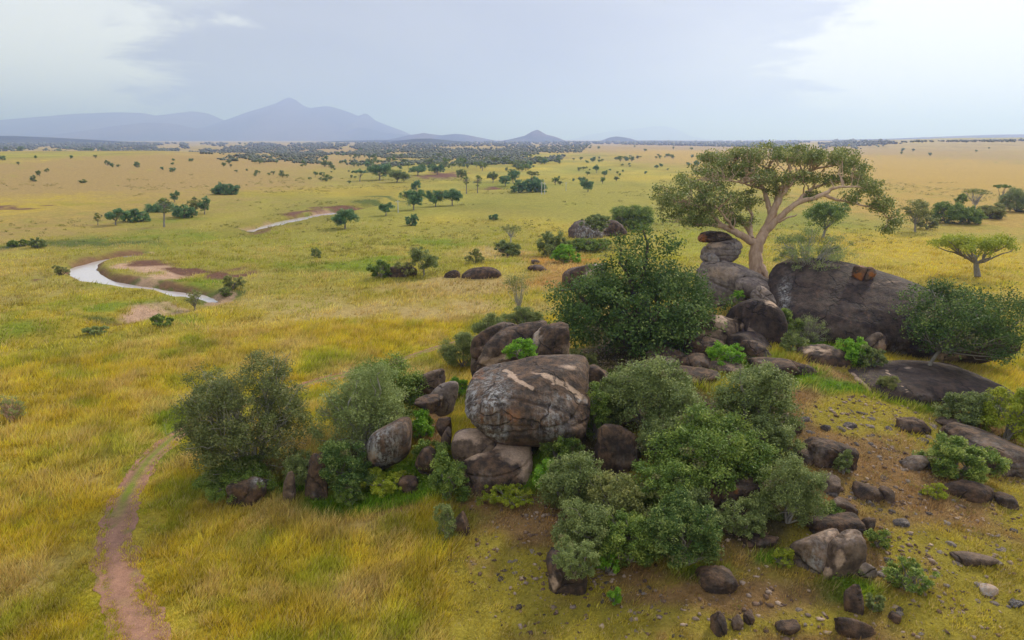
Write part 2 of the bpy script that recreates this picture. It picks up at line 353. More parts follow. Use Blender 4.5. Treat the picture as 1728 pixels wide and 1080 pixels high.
# ------------------------------------------------------------------ colours of the ground, as they lie on the land
YEL = np.array([.42, .32, .03]); TAN = np.array([.44, .325, .125]); GRN = np.array([.19, .235, .022]); OLV = np.array([.30, .26, .035])
FTAN = np.array([.36, .25, .09]); FGRN = np.array([.305, .272, .05]); DIRT = np.array([.25, .15, .062]); MOSS = np.array([.31, .25, .036])
LUSH = np.array([.12, .215, .014]); SAND = np.array([.52, .34, .23]); BANK = np.array([.17, .085, .055]); DKG = np.array([.11, .135, .03])
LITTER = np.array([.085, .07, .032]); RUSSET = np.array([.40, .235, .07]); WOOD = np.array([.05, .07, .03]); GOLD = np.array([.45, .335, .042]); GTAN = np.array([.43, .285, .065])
PATCH = [  # (u, v, ru, rv, colour, strength): patches of ground cover
    # far plains
    (100, 300, 420, 40, FTAN, 1.), (330, 300, 200, 22, FTAN, .9), (0, 350, 260, 30, GOLD, .5), (30, 352, 22, 3, BANK, .9), (-5, 351, 22, 3, BANK, .9),
    (560, 257, 150, 6, FTAN, 1.), (1150, 250, 200, 9, FTAN, 1.), (1150, 272, 140, 8, FTAN, .7), (1600, 290, 330, 45, GTAN, 1.4), (1640, 350, 260, 30, GTAN, .9),
    (1550, 430, 260, 45, GOLD, 1.), (1700, 640, 70, 50, GOLD, 1.), (1380, 420, 90, 30, FGRN, .5), (1700, 243, 200, 4, FGRN, .8),
    (640, 290, 220, 14, FGRN, .4), (1000, 330, 200, 20, FGRN, .7), (600, 420, 330, 50, FGRN, .8), (300, 405, 240, 18, GRN, .5), (640, 442, 60, 10, GRN, .8),
    (560, 450, 120, 12, GRN, .6), (740, 410, 90, 10, GRN, .5), (150, 410, 110, 8, DKG, .7), (60, 412, 40, 6, DKG, .7), (750, 296, 30, 5, BANK, 1.2), (820, 318, 30, 2, BANK, .8),
    (380, 410, 100, 12, FGRN, .6), (470, 328, 90, 6, OLV, .6), (140, 345, 100, 3, OLV, .5), (300, 372, 120, 6, GRN, .4),
    # bare river sand and cut banks
    (228, 456, 45, 7, SAND, 1.3), (290, 462, 45, 5, SAND, 1.), (190, 452, 28, 6, SAND, 1.4), (255, 470, 50, 5, SAND, 1.), (292, 523, 28, 6, SAND, 1.5), (262, 535, 26, 5, SAND, 1.1), (240, 541, 16, 3, SAND, .9),
    (320, 456, 60, 4, BANK, 1.1), (375, 470, 22, 10, BANK, 1.5), (262, 446, 60, 4, BANK, .8), (108, 458, 11, 9, BANK, 1.6), (340, 486, 60, 9, GRN, .8), (385, 500, 34, 7, DKG, 1.), (300, 478, 50, 5, GRN, .7),
    (200, 540, 50, 8, BANK, .5), (180, 528, 60, 7, DKG, .6), (110, 575, 80, 4, BANK, .4), (215, 512, 90, 6, GRN, .7),
    (520, 358, 34, 5, BANK, 1.6), (565, 352, 40, 4, BANK, 1.5), (500, 362, 30, 4, BANK, 1.2), (450, 385, 30, 4, BANK, .7), (610, 344, 50, 4, DKG, .9), (660, 336, 40, 4, DKG, .9),
    # near grassland
    (800, 480, 200, 16, TAN, .9), (700, 520, 220, 20, TAN, .9), (960, 440, 70, 16, RUSSET, 1.), (920, 470, 50, 14, RUSSET, .9), (820, 430, 60, 12, TAN, .8), (560, 560, 220, 26, YEL, .6),
    (300, 545, 80, 14, GRN, .5), (160, 570, 110, 16, OLV, .7), (60, 560, 80, 20, GRN, .5), (250, 640, 160, 26, YEL, .9), (130, 700, 130, 40, YEL, .8), (260, 770, 60, 30, GRN, .9), (190, 760, 70, 20, GRN, .5),
    (100, 860, 120, 50, YEL, .8), (110, 1000, 60, 80, OLV, .5), (330, 770, 60, 22, TAN, .9), (430, 860, 110, 24, TAN, .6), (560, 880, 120, 30, TAN, .5), (620, 980, 100, 40, TAN, .6), (450, 980, 100, 50, OLV, .4), (380, 880, 70, 40, YEL, .6),
    (350, 830, 50, 30, GRN, .8), (660, 620, 80, 18, TAN, .6), (690, 880, 60, 36, YEL, .5), (200, 850, 16, 40, GRN, .8), (300, 720, 40, 18, GRN, 1.),
    # the kopje: lush hollows, moss and bare stony earth
    (700, 800, 90, 30, LUSH, 1.3), (600, 840, 90, 18, LUSH, 1.2), (480, 830, 60, 14, LUSH, 1.), (900, 820, 70, 22, LUSH, 1.), (820, 850, 60, 12, LUSH, .9), (1230, 600, 60, 18, LUSH, 1.4), (1300, 630, 60, 14, LUSH, 1.3), (1340, 560, 30, 40, LUSH, 1.4),
    (1180, 620, 60, 12, LUSH, 1.), (1500, 680, 60, 12, LUSH, .9), (1400, 655, 60, 14, LUSH, .8), (1030, 900, 60, 30, LUSH, .8), (1150, 960, 80, 16, LUSH, .8), (1330, 930, 60, 16, LUSH, .9), (1420, 1000, 70, 24, LUSH, 1.1), (1620, 730, 60, 18, LUSH, .5),
    (1450, 690, 90, 22, MOSS, 1.), (1380, 700, 60, 24, MOSS, .7), (1500, 780, 130, 40, DIRT, 1.1), (1400, 760, 60, 24, DIRT, .9), (1560, 830, 120, 34, DIRT, 1.), (1500, 890, 110, 24, DIRT, .9), (1480, 960, 60, 30, DIRT, .9), (1360, 1010, 60, 30, DIRT, .6),
    (1600, 940, 130, 50, MOSS, 1.), (1650, 1040, 140, 50, MOSS, 1.2), (1700, 860, 60, 40, MOSS, .8), (1250, 1000, 140, 40, DIRT, 1.), (1120, 1010, 90, 26, DIRT, 1.), (960, 880, 90, 34, DIRT, .8), (880, 900, 60, 30, DIRT, .7), (1040, 970, 90, 22, DIRT, .9),
    (900, 980, 110, 40, MOSS, 1.), (800, 960, 70, 40, MOSS, .7), (1000, 1050, 160, 26, MOSS, .9), (1250, 1060, 160, 20, MOSS, .6), (1400, 1060, 90, 24, MOSS, .8), (780, 870, 60, 20, DIRT, .5), (730, 640, 40, 24, TAN, .8), (740, 700, 30, 40, DIRT, .9), (1480, 940, 30, 40, DIRT, .7),
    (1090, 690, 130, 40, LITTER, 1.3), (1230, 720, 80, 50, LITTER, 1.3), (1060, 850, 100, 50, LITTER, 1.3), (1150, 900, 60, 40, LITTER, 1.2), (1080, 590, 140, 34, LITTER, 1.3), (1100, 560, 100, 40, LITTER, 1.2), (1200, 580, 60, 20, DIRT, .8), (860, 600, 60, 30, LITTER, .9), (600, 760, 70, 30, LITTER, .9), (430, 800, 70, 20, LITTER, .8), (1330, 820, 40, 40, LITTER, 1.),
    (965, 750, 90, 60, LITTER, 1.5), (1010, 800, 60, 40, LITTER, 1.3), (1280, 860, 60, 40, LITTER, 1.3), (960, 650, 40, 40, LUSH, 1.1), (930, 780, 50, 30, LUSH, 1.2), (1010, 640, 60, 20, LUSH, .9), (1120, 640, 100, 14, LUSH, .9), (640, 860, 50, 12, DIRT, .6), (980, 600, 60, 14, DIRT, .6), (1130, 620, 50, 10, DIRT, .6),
]
_pu = np.array([p[0] for p in PATCH], float); _pv = np.array([p[1] for p in PATCH], float)
_pc, _pt = at(_pu, _pv)
_prv = np.array([p[3] for p in PATCH], float)
_near, _ = at(_pu, _pv + _prv); _far, _ = at(_pu, np.maximum(_pv - _prv, 237.5))
_rx = np.array([p[2] for p in PATCH]) * _pt / F * .8
_ry = np.minimum(np.hypot(*(_near - _far)[:, :2].T) * .5, _rx * 14) * .8

SLOPE = flat(*np.array([(770, 880), (900, 850), (1100, 800), (1320, 640), (1480, 660), (1720, 700), (1900, 800), (1900, 1500), (900, 1500), (740, 1000)], float).T, 1.5)[:, :2]
def inside(x, y, poly):
    c = np.zeros(x.shape, bool); j = len(poly) - 1
    for i in range(len(poly)):
        xi, yi = poly[i]; xj, yj = poly[j]
        with np.errstate(divide='ignore', invalid='ignore'):
            c ^= ((yi > y) != (yj > y)) & (x < (xj - xi) * (y - yi) / (yj - yi + 1e-12) + xi)
        j = i
    return c

def ground_colour(x, y):
    """-> rgb, bare (0 grassy .. 1 no grass)"""
    x = np.asarray(x, float).ravel(); y = np.asarray(y, float).ravel(); r = np.hypot(x, y); n = len(x)
    wx = x + f2(x, y, 9, 41, 3) * 3.5 * np.clip(r / 60, .4, 4); wy = y + f2(x, y, 9, 42, 3) * 3.5 * np.clip(r / 60, .4, 4)
    a = f2(x, y, 14, 21, 4); b = f2(x, y, 5, 22, 4); c = f2(x, y, 60, 23, 4); d = f2(x, y, 260, 24, 4)
    def mx(A, B, t): return A + (B - A) * t[:, None]
    col = np.tile(YEL, (n, 1))
    col = mx(col, np.tile(TAN, (n, 1)), sstep(-.05, .45, a))
    col = mx(col, np.tile(GRN, (n, 1)), .75 * sstep(.05, .5, b - .35 * a))
    col = mx(col, np.tile(OLV, (n, 1)), .6 * sstep(.0, .5, -b))
    far = np.tile(FGRN, (n, 1)); far = mx(far, np.tile(GOLD, (n, 1)), .7 * sstep(-.15, .35, c)); far = mx(far, np.tile(GRN, (n, 1)), .45 * sstep(.1, .5, -c))
    far = mx(far, np.tile(FTAN, (n, 1)), .8 * sstep(-.1, .4, d + .9 * sstep(500, 1500, r) - .3))
    col = mx(col, far, sstep(60, 170, r))
    st = f2(x, y * .35, 30, 29, 4); st2 = f2(x, y * .4, 9, 30, 3)
    col = col * (1 + (.22 * st + .16 * st2) * sstep(50, 140, r))[:, None]
    bare = np.zeros(n)
    s = np.zeros(n)
    q = r < 160
    for k in range(10):
        s[q] += inside(wx[q] + 4 * cos(k * 2.4) * (k / 9) ** .5, wy[q] + 4 * sin(k * 2.4) * (k / 9) ** .5, SLOPE) / 10
    s = sstep(.2, .8, s + .35 * b)
    so = f2(x, y, 4, 25, 4)
    sc = mx(np.tile(MOSS, (n, 1)), np.tile(DIRT, (n, 1)), sstep(-.25, .3, so))
    col = col + (sc - col) * s[:, None]; bare = .8 * s
    for k, (u, v, ru, rv, pc, st) in enumerate(PATCH):
        m = (np.abs(x - _pc[k, 0]) < 3.2 * _rx[k] + 8) & (np.abs(y - _pc[k, 1]) < 3.2 * _ry[k] + 8)
        if not m.any(): continue
        q = ((wx[m] - _pc[k, 0]) / _rx[k]) ** 2 + ((wy[m] - _pc[k, 1]) / _ry[k]) ** 2
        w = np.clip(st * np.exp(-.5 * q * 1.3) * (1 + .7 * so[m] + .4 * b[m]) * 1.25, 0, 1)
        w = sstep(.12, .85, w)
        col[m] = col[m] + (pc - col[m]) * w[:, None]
        tb = 1. if pc is LITTER else 0. if pc is LUSH or pc is GRN else (1. if pc is SAND or pc is BANK else (.97 if pc is DIRT else (.88 if pc is MOSS else None)))
        if tb is not None: bare[m] = bare[m] + (tb - bare[m]) * w
    # muddy and weedy margins of the river
    q = (r < 260) & (x < 10)
    if q.any():
        dd = np.minimum(dist_line(x[q], y[q], riv1, w1)[0], dist_line(x[q], y[q], riv2, w2)[0]) + 1.3 * f2(x[q], y[q], 4, 81, 3)
        nz = f2(x[q], y[q], 9, 82, 2)[:, None]; mud = np.where(nz > .05, BANK * 1.2, np.where(nz > -.12, DKG, SAND * .8)); wq = sstep(3.6, 2., dd)[:, None] * .85
        col[q] = col[q] + (mud - col[q]) * wq
    # little bare and mossy specks
    col = mx(col, np.tile(DIRT, (n, 1)) * 1.2, sstep(.35, .6, f2(x, y, 1.3, 28, 3)) * (bare > .5) * .7)
    return col, bare

# ------------------------------------------------------------------ the land: one sheet to the horizon
def grid_mesh():
    az = np.concatenate([np.linspace(-52, 52, 560), np.linspace(52, 308, 70)[1:-1]]) * pi / 180
    r = [5.]
    while r[-1] < 34000: r.append(r[-1] * (1.0095 if r[-1] < 400 else 1.02))
    r = np.array(r); A, Rr = np.meshgrid(az, r); x = (Rr * np.sin(A)).ravel(); y = (Rr * np.cos(A)).ravel()
    z = height(x, y); na = len(az); nr = len(r)
    i = np.arange(nr - 1)[:, None] * na; j = np.arange(na)[None]; k = (j + 1) % na
    Q = np.stack([i + j, i + k, i + na + k, i + na + j], -1).reshape(-1, 4)[:, ::-1]
    V = np.stack([x, y, z], 1); V = np.vstack([V, [[0, 0, height(0., 0.)]]])
    T = np.stack([np.arange(na), (np.arange(na) + 1) % na, np.full(na, len(V) - 1)], 1)[:, ::-1]
    col, bare = ground_colour(V[:, 0], V[:, 1])
    return V, [Q, T], col
V, Q, gc = grid_mesh()
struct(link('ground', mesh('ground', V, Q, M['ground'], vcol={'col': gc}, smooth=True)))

# ------------------------------------------------------------------ water
def ribbon(L, W, z, name, mat, wob=.5, seed=0):
    T = np.gradient(L, axis=0); T /= np.linalg.norm(T, axis=1, keepdims=True); N = np.stack([-T[:, 1], T[:, 0]], 1)
    k = 4; L2 = np.stack([np.interp(np.linspace(0, len(L) - 1, len(L) * k), np.arange(len(L)), L[:, i]) for i in (0, 1)], 1)
    N2 = np.stack([np.interp(np.linspace(0, len(L) - 1, len(L) * k), np.arange(len(L)), N[:, i]) for i in (0, 1)], 1)
    W2 = np.interp(np.linspace(0, len(L) - 1, len(L) * k), np.arange(len(L)), W) + .6
    s = np.array([-1, -.5, 0, .5, 1]); P = L2[:, None] + N2[:, None] * (W2[:, None] * s)[..., None]
    V = np.concatenate([P.reshape(-1, 2), np.full((len(L2) * 5, 1), z)], 1)
    i = np.arange(len(L2) - 1)[:, None] * 5; j = np.arange(4)[None]
    Qd = np.stack([i + j, i + 5 + j, i + 6 + j, i + 1 + j], -1).reshape(-1, 4)[:, ::-1]
    return link(name, mesh(name, V, Qd, mat))
m, nt, N, Lk = nmat('water')
p = N('ShaderNodeBsdfPrincipled'); p.inputs['Base Color'].default_value = (.50, .45, .45, 1); p.inputs['IOR'].default_value = 1.7; p.inputs['Roughness'].default_value = .12; p.inputs['Specular IOR Level'].default_value = .8
tc = N('ShaderNodeTexCoord'); n1 = setup(N('ShaderNodeTexNoise'), ins={'Scale': 1.3, 'Detail': 4.}); b = setup(N('ShaderNodeBump'), ins={'Strength': .25, 'Distance': .1}); o = N('ShaderNodeOutputMaterial')
Lk(tc.outputs['Object'], n1.inputs[0]); Lk(n1.outputs[0], b.inputs['Height']); Lk(b.outputs[0], p.inputs['Normal']); Lk(p.outputs[0], o.inputs[0]); M['water'] = m
rv = struct(ribbon(riv1, np.maximum(w1, .2) + 1.8, RIV_Z, 'river', M['water'])); struct(ribbon(riv2, np.maximum(w2, .2) + 1.8, RIV_Z, 'river', M['water']))

# ------------------------------------------------------------------ dirt track (two wheel ruts)
trk_px = [(262, 1180, 1.75), (240, 1080, 1.7), (212, 1020, 1.65), (196, 960, 1.5), (192, 910, 1.4), (202, 862, 1.3), (226, 810, 1.25), (258, 768, 1.2), (296, 735, 1.15), (345, 708, 1.1), (410, 682, 1.1), (480, 660, 1.1), (545, 640, 1.2), (600, 629, 1.2), (680, 606, 1.1), (760, 580, 1.), (850, 556, .9)]
a = np.array(trk_px, float); P_, _ = at(a[:, 0], a[:, 1])
n = 420; s = np.linspace(0, len(a) - 1, n); kk = np.arange(len(a))
TR = np.stack([np.interp(s, kk, P_[:, 0]), np.interp(s, kk, P_[:, 1])], 1); TW = np.interp(s, kk, a[:, 2]) * np.interp(a[s.astype(int), 1], [600, 700, 760], [.5, .64, .72])
for _ in range(90): TR[1:-1] = (TR[:-2] + 2 * TR[1:-1] + TR[2:]) / 4
TV = np.interp(s, kk, a[:, 1])
T = np.gradient(TR, axis=0); T /= np.linalg.norm(T, axis=1, keepdims=True); Nn = np.stack([-T[:, 1], T[:, 0]], 1)
ac = np.linspace(-1, 1, 17); al = np.concatenate([[0], np.cumsum(np.hypot(*np.diff(TR, axis=0).T))])
edge = 1 + .16 * vnoise(np.stack([al / 1.1, al * 0, al * 0], 1), 3) + .12 * vnoise(np.stack([al / .35, al * 0, al * 0], 1), 4)
edge2 = 1 + .16 * vnoise(np.stack([al / 1.1, al * 0, al * 0], 1), 7) + .12 * vnoise(np.stack([al / .35, al * 0, al * 0], 1), 8)
wid = np.where(ac[None] < 0, (TW * edge)[:, None], (TW * edge2)[:, None]) * ac[None]
X = TR[:, None, 0] + Nn[:, None, 0] * wid; Y = TR[:, None, 1] + Nn[:, None, 1] * wid
Z = height(X, Y) + .05 - .03 * np.abs(ac)[None] ** 6 + .02 * f2(X, Y, .5, 5, 2)
rut = np.exp(-((np.abs(ac)[None] - .58) / .22) ** 2)
Z -= .045 * rut
n1 = f2(X, Y, .8, 31, 4); n2 = f2(X, Y, .25, 32, 3)
tc_ = np.array([.34, .185, .125]) * (1 + .25 * n1[..., None] + .15 * n2[..., None]) * (1 - .10 * rut[..., None])
tc_ = tc_ + (np.array([.20, .12, .085]) - tc_) * (sstep(.1, .5, n1) * .7)[..., None]
mid = np.exp(-(ac[None] / .34) ** 2) * (sstep(900, 840, TV) * .9 + .0)[:, None] * (1 + .5 * n1)
gsp = sstep(.25, .45, f2(X, Y, 1.1, 36, 3)) * sstep(1080, 900, TV)[:, None] * .5
tc_ = tc_ + (np.array([.17, .20, .025]) - tc_) * np.clip(np.maximum(mid, gsp), 0, 1)[..., None]
V = np.stack([X, Y, Z], -1).reshape(-1, 3); w = len(ac)
i = np.arange(n - 1)[:, None] * w; j = np.arange(w - 1)[None]
Q = np.stack([i + j, i + w + j, i + w + 1 + j, i + 1 + j], -1).reshape(-1, 4)[:, ::-1]
struct(link('dirt_track', mesh('dirt_track', V, Q, M['track'], vcol={'col': tc_.reshape(-1, 3)}, smooth=True)))
# a faint second path further out
f_px = np.array([(575, 497), (590, 489), (612, 484), (640, 480)], float); FP, _ = at(f_px[:, 0], f_px[:, 1])

# ------------------------------------------------------------------ grass
def track_dist(x, y):
    return dist_line(x, y, TR[::6], TW[::6])[0]
def grass_ring(r0, r1, n, blades, hgt, wid, spread, seed, azl=41):
    r = np.random.default_rng(seed)
    rad = np.sqrt(r.uniform(r0 * r0, r1 * r1, n)); azi = r.uniform(-R(azl), R(azl), n); x = rad * np.sin(azi); y = rad * np.cos(azi)
    d1 = np.minimum(dist_line(x, y, riv1, w1)[0], dist_line(x, y, riv2, w2)[0])
    col, bare = ground_colour(x, y); dens = .5 + .9 * f2(x, y, 2.2, 51, 3) + .4 * f2(x, y, 8, 52, 2)
    td = track_dist(x, y) if r0 < 100 else np.full(n, 9.)
    keep = (r.random(n) < np.where(bare > .5, 1.02 - bare * .84, .25 + dens)) & (td > .22) & (d1 > (1.2 if r1 < 100 else 4.)) & (r.random(n) < (sstep(r1, r1 * .5, np.hypot(x, y)) if r1 > 200 else 1.))
    x, y, col, bare, td = x[keep], y[keep], col[keep], bare[keep], td[keep]; n = len(x)
    tall = (.55 + .75 * np.clip(.5 + f2(x, y, 3, 53, 3), 0, 1) + .25 * r.random(n)) * np.where(bare > .5, .42, 1) * np.clip(.15 + td * .3, .2, 1)
    lush = sstep(.0, .08, col[:, 1] - col[:, 0])
    tall *= 1 - .45 * lush
    cl = f2(x, y, 1.4 if r1 < 100 else 4., 57, 3); cl2 = f2(x, y, 3.5 if r1 < 100 else 9., 58, 3)
    col = col * (1 + .55 * cl + .25 * cl2)[:, None]
    gm = sstep(.15, .5, f2(x, y, 2.4 if r1 < 100 else 7., 59, 3))[:, None] * .7 * (bare < .5)[:, None]; col = col + (np.array([.23, .265, .025]) - col) * gm
    tm = sstep(.15, .5, f2(x, y, 3. if r1 < 100 else 8., 60, 3))[:, None] * .6 * (1 - lush)[:, None] * (bare < .5)[:, None]; col = col + (np.array([.50, .36, .15]) - col) * tm
    cj = (.92 + .66 * r.random(n))[:, None] * col * np.array([1.3, 1.28, 1.15]); straw = r.random(n) < .16 * (1 - lush)
    cj[straw] = cj[straw] * .4 + np.array([.72, .54, .26]) * .6
    gr = r.random(n) < .12; cj[gr] = cj[gr] * .5 + np.array([.22, .29, .02]) * .5
    X = np.repeat(x, blades); Y = np.repeat(y, blades); Tt = np.repeat(tall, blades); nb = len(X)
    th = r.uniform(0, 2 * pi, nb); rr = spread * np.sqrt(r.random(nb)) * np.minimum(1, .5 + Tt)
    bx = X + rr * np.cos(th); by = Y + rr * np.sin(th); bz = height(bx, by) - .03
    H = hgt * Tt * r.uniform(.6, 1.25, nb); lean = H * r.uniform(.15, .75, nb); ph = th + r.normal(0, .7, nb)
    wv = r.uniform(0, 2 * pi, nb); ww = wid * r.uniform(.6, 1.3, nb) * .5
    b0 = np.stack([bx - ww * np.cos(wv), by - ww * np.sin(wv), bz], 1); b1 = np.stack([bx + ww * np.cos(wv), by + ww * np.sin(wv), bz], 1)
    tp = np.stack([bx + lean * np.cos(ph) + .25 * H, by + lean * np.sin(ph), bz + H], 1)
    V = np.stack([b0, b1, tp], 1).reshape(-1, 3); cb = np.repeat(cj, blades, 0) * r.uniform(.8, 1.2, (nb, 1))
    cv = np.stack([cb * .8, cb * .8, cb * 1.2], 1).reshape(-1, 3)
    return V, np.arange(nb * 3).reshape(-1, 3), np.clip(cv, 0, .9)
def build_grass():
    Vs, Fs, Cs, n = [], [], [], 0
    for a in ((22, 48, 36000, 13, .46, .045, .34, 1), (48, 85, 38000, 10, .58, .07, .5, 2), (85, 210, 46000, 7, .48, .13, .9, 3)):
        V, Fq, Cc = grass_ring(*a); Vs.append(V); Fs.append(Fq + n); Cs.append(Cc); n += len(V)
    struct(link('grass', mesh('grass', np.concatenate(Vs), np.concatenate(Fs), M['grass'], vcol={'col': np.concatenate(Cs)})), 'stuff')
build_grass()

# ------------------------------------------------------------------ hills and mountains along the horizon
def mountain(name, prof, D, depth, seed, rough=.12, col=((.05, .065, .04), (.13, .11, .08)), base=-3):
    pr = np.array(prof, float)
    dd = ray(pr[:, 0], pr[:, 1]); t = D / dd[:, 1]; px = dd[:, 0] * t; pz = CZ + dd[:, 2] * t
    nx, ny = 260, 70
    xs = np.linspace(px[0], px[-1], nx); zr = np.interp(xs, px, pz)
    w = max(1, int(nx / 90))
    for _ in range(w): zr[1:-1] = (zr[:-2] + 2 * zr[1:-1] + zr[2:]) / 4
    s = np.linspace(-1, 1, ny); X, S = np.meshgrid(xs, s); Zr = np.tile(zr, (ny, 1))
    hmax = max(zr.max(), 1)
    sp = fbm(np.stack([X.ravel() / (depth * .35), S.ravel() * 1.2, np.full(X.size, seed)], 1), seed, 5, .55).reshape(X.shape)
    sp2 = fbm(np.stack([X.ravel() / (depth * .16), S.ravel() * 1.1, np.full(X.size, seed + 5)], 1), seed + 7, 5, .55).reshape(X.shape)
    cross = (1 - np.abs(S)) ** 1.25
    Z = (Zr - base) * cross * (1 + rough * 3 * sp * np.abs(S) ** .8 * (1 - np.abs(S)) ** .3 + rough * 1.5 * sp2 * np.abs(S) ** .6) + base
    Z = np.minimum(Z, Zr * (1 - .05 * np.abs(S)) + 1)
    Y = D + S * depth
    V = np.stack([X, Y, Z], -1).reshape(-1, 3)
    i = np.arange(ny - 1)[:, None] * nx; j = np.arange(nx - 1)[None]
    Q = np.stack([i + j, i + 1 + j, i + nx + 1 + j, i + nx + j], -1).reshape(-1, 4)
    k = sstep(-.2, .4, sp)[..., None]; c = np.array(col[0]) * (1 - k) + np.array(col[1]) * k
    return struct(link(name, mesh(name, V, Q, M['mount'], vcol={'col': c.reshape(-1, 3)}, smooth=True)))
M['mount'] = col_mat('mount', .45, .004, .5, 60., .03)
mountain('mountain', [(-260, 236), (-150, 225), (-60, 212), (0, 202), (60, 197), (130, 191), (170, 190), (205, 189), (240, 190), (262, 195), (300, 190), (325, 187), (350, 191), (378, 203), (420, 222), (460, 236)], 13500, 3600, 3)
mountain('mountain', [(-150, 238), (60, 232), (130, 222), (200, 212), (250, 206), (290, 208), (330, 216), (380, 226), (430, 237)], 10500, 1800, 5)
mountain('mountain', [(250, 238), (330, 222), (375, 204), (420, 188), (450, 179), (470, 173), (480, 167), (489, 164), (498, 168), (512, 178), (525, 182), (545, 179), (556, 178.5), (575, 184), (597, 192), (604, 195), (611, 193), (616, 189.5), (622, 193), (632, 202), (650, 210), (680, 221), (710, 237)], 12500, 3000, 8)
mountain('hill', [(560, 238), (585, 222), (605, 214), (625, 217), (650, 224), (672, 226), (690, 227), (720, 237)], 10800, 1000, 12)
mountain('hill', [(640, 239), (690, 228), (705, 226), (715, 224), (726, 226), (745, 228), (768, 225.5), (785, 227), (810, 232), (840, 238)], 7600, 900, 15)
mountain('hill', [(835, 240), (865, 234), (885, 229), (897, 222), (903, 219.5), (907, 218.5), (912, 221), (922, 227), (938, 231), (960, 240)], 6400, 700, 18)
mountain('hill', [(1010, 239), (1030, 231.5), (1040, 230), (1050, 231), (1065, 234), (1080, 239)], 6000, 500, 21)
mountain('hill', [(620, 244), (660, 239), (700, 234), (725, 233.5), (760, 237), (800, 241), (840, 246)], 3800, 500, 24, col=((.035, .05, .025), (.06, .075, .035)))
mountain('mountain', [(960, 236), (1000, 226), (1040, 220), (1080, 216), (1100, 213), (1120, 212), (1140, 217), (1165, 230), (1180, 236)], 26000, 3000, 27)
mountain('hill', [(-400, 246), (-200, 236), (-60, 229), (20, 229), (90, 232), (160, 236), (230, 240), (300, 245)], 4200, 700, 30, .06, col=((.035, .05, .025), (.075, .085, .045)))
mountain('hill', [(1240, 240), (1400, 236), (1500, 234), (1600, 230), (1680, 227), (1760, 226), (1900, 225), (2100, 232), (2200, 240)], 6500, 1100, 33, .06, col=((.04, .055, .03), (.13, .11, .05)))
mountain('hill', [(420, 246), (500, 241), (560, 238), (640, 236), (720, 237), (800, 239), (900, 238), (1000, 238), (1100, 237), (1200, 238), (1300, 240)], 5600, 600, 36, .06, col=((.035, .05, .03), (.07, .085, .045)))
# ------------------------------------------------------------------ rocks
_ico = {}
def ico(sub):
    if sub not in _ico:
        bm = bmesh.new(); bmesh.ops.create_icosphere(bm, subdivisions=sub, radius=1)
        V = np.array([v.co[:] for v in bm.verts]); V /= np.linalg.norm(V, axis=1, keepdims=True)
        _ico[sub] = (V, np.array([[v.index for v in f.verts] for f in bm.faces])); bm.free()
    return _ico[sub]

def rock_shape(sub, seed, p=7., nr=9, amp=.10, planes=(), ledges=(), rough=.03):
    """a boulder of unit half sizes: rounded convex core of many facets, then weathering"""
    V, Fc = ico(sub); r = np.random.default_rng(seed)
    pl = [((1, 0, 0), 1), ((-1, 0, 0), 1), ((0, 1, 0), 1), ((0, -1, 0), 1), ((0, 0, 1), 1), ((0, 0, -1), 1)]
    for _ in range(nr):
        d = r.normal(size=3); d /= np.linalg.norm(d); pl.append((d, r.uniform(.74, 1.08)))
    pl += list(planes)
    acc = np.zeros(len(V))
    for nrm, d in pl:
        nrm = np.array(nrm, float); nrm /= np.linalg.norm(nrm)
        acc += np.maximum(V @ nrm / d, 0) ** p
    rad = acc ** (-1 / p)
    rad *= 1 + amp * fbm(V * 1.3 + seed * 3.1, seed, 3) + rough * fbm(V * 5 + seed, seed + 3, 4) + rough * .4 * fbm(V * 15 + seed, seed + 5, 3)
    P = V * rad[:, None]
    ledges = list(ledges)
    if sub > 3:
        for _ in range(2):
            d = r.normal(size=3) * [1, 1, .8]; ledges.append((d, r.uniform(-.5, .5), r.uniform(.018, .035), r.uniform(.02, .05)))
    for nrm, d, w, dep in ledges:      # cracks and ledges: grooves along a plane
        nrm = np.array(nrm, float); nrm /= np.linalg.norm(nrm)
        e = P @ nrm - d + .05 * fbm(P * 2.2, seed + 9, 3)
        P = P * (1 - dep * np.exp(-(e / w) ** 2))[:, None]
    return P, Fc

def project(W):
    d = W - CAM; z = d @ np.array([0, cos(PITCH), -sin(PITCH)]); y = d @ np.array([0, sin(PITCH), cos(PITCH)])
    return 864 + F * d[:, 0] / z, 540 - F * y / z

def seat(u, v, lift):
    """depth along the ray of pixel (u, v) at which a point stands lift(depth) above the ground"""
    d = ray(u, v); _, t = at(u, v)
    for _ in range(14):
        p = CAM + d * t
        t = max(8, t + .6 * (p[2] - float(height(p[0], p[1])) - lift(t)) / max(-d[2], .03))
    return t

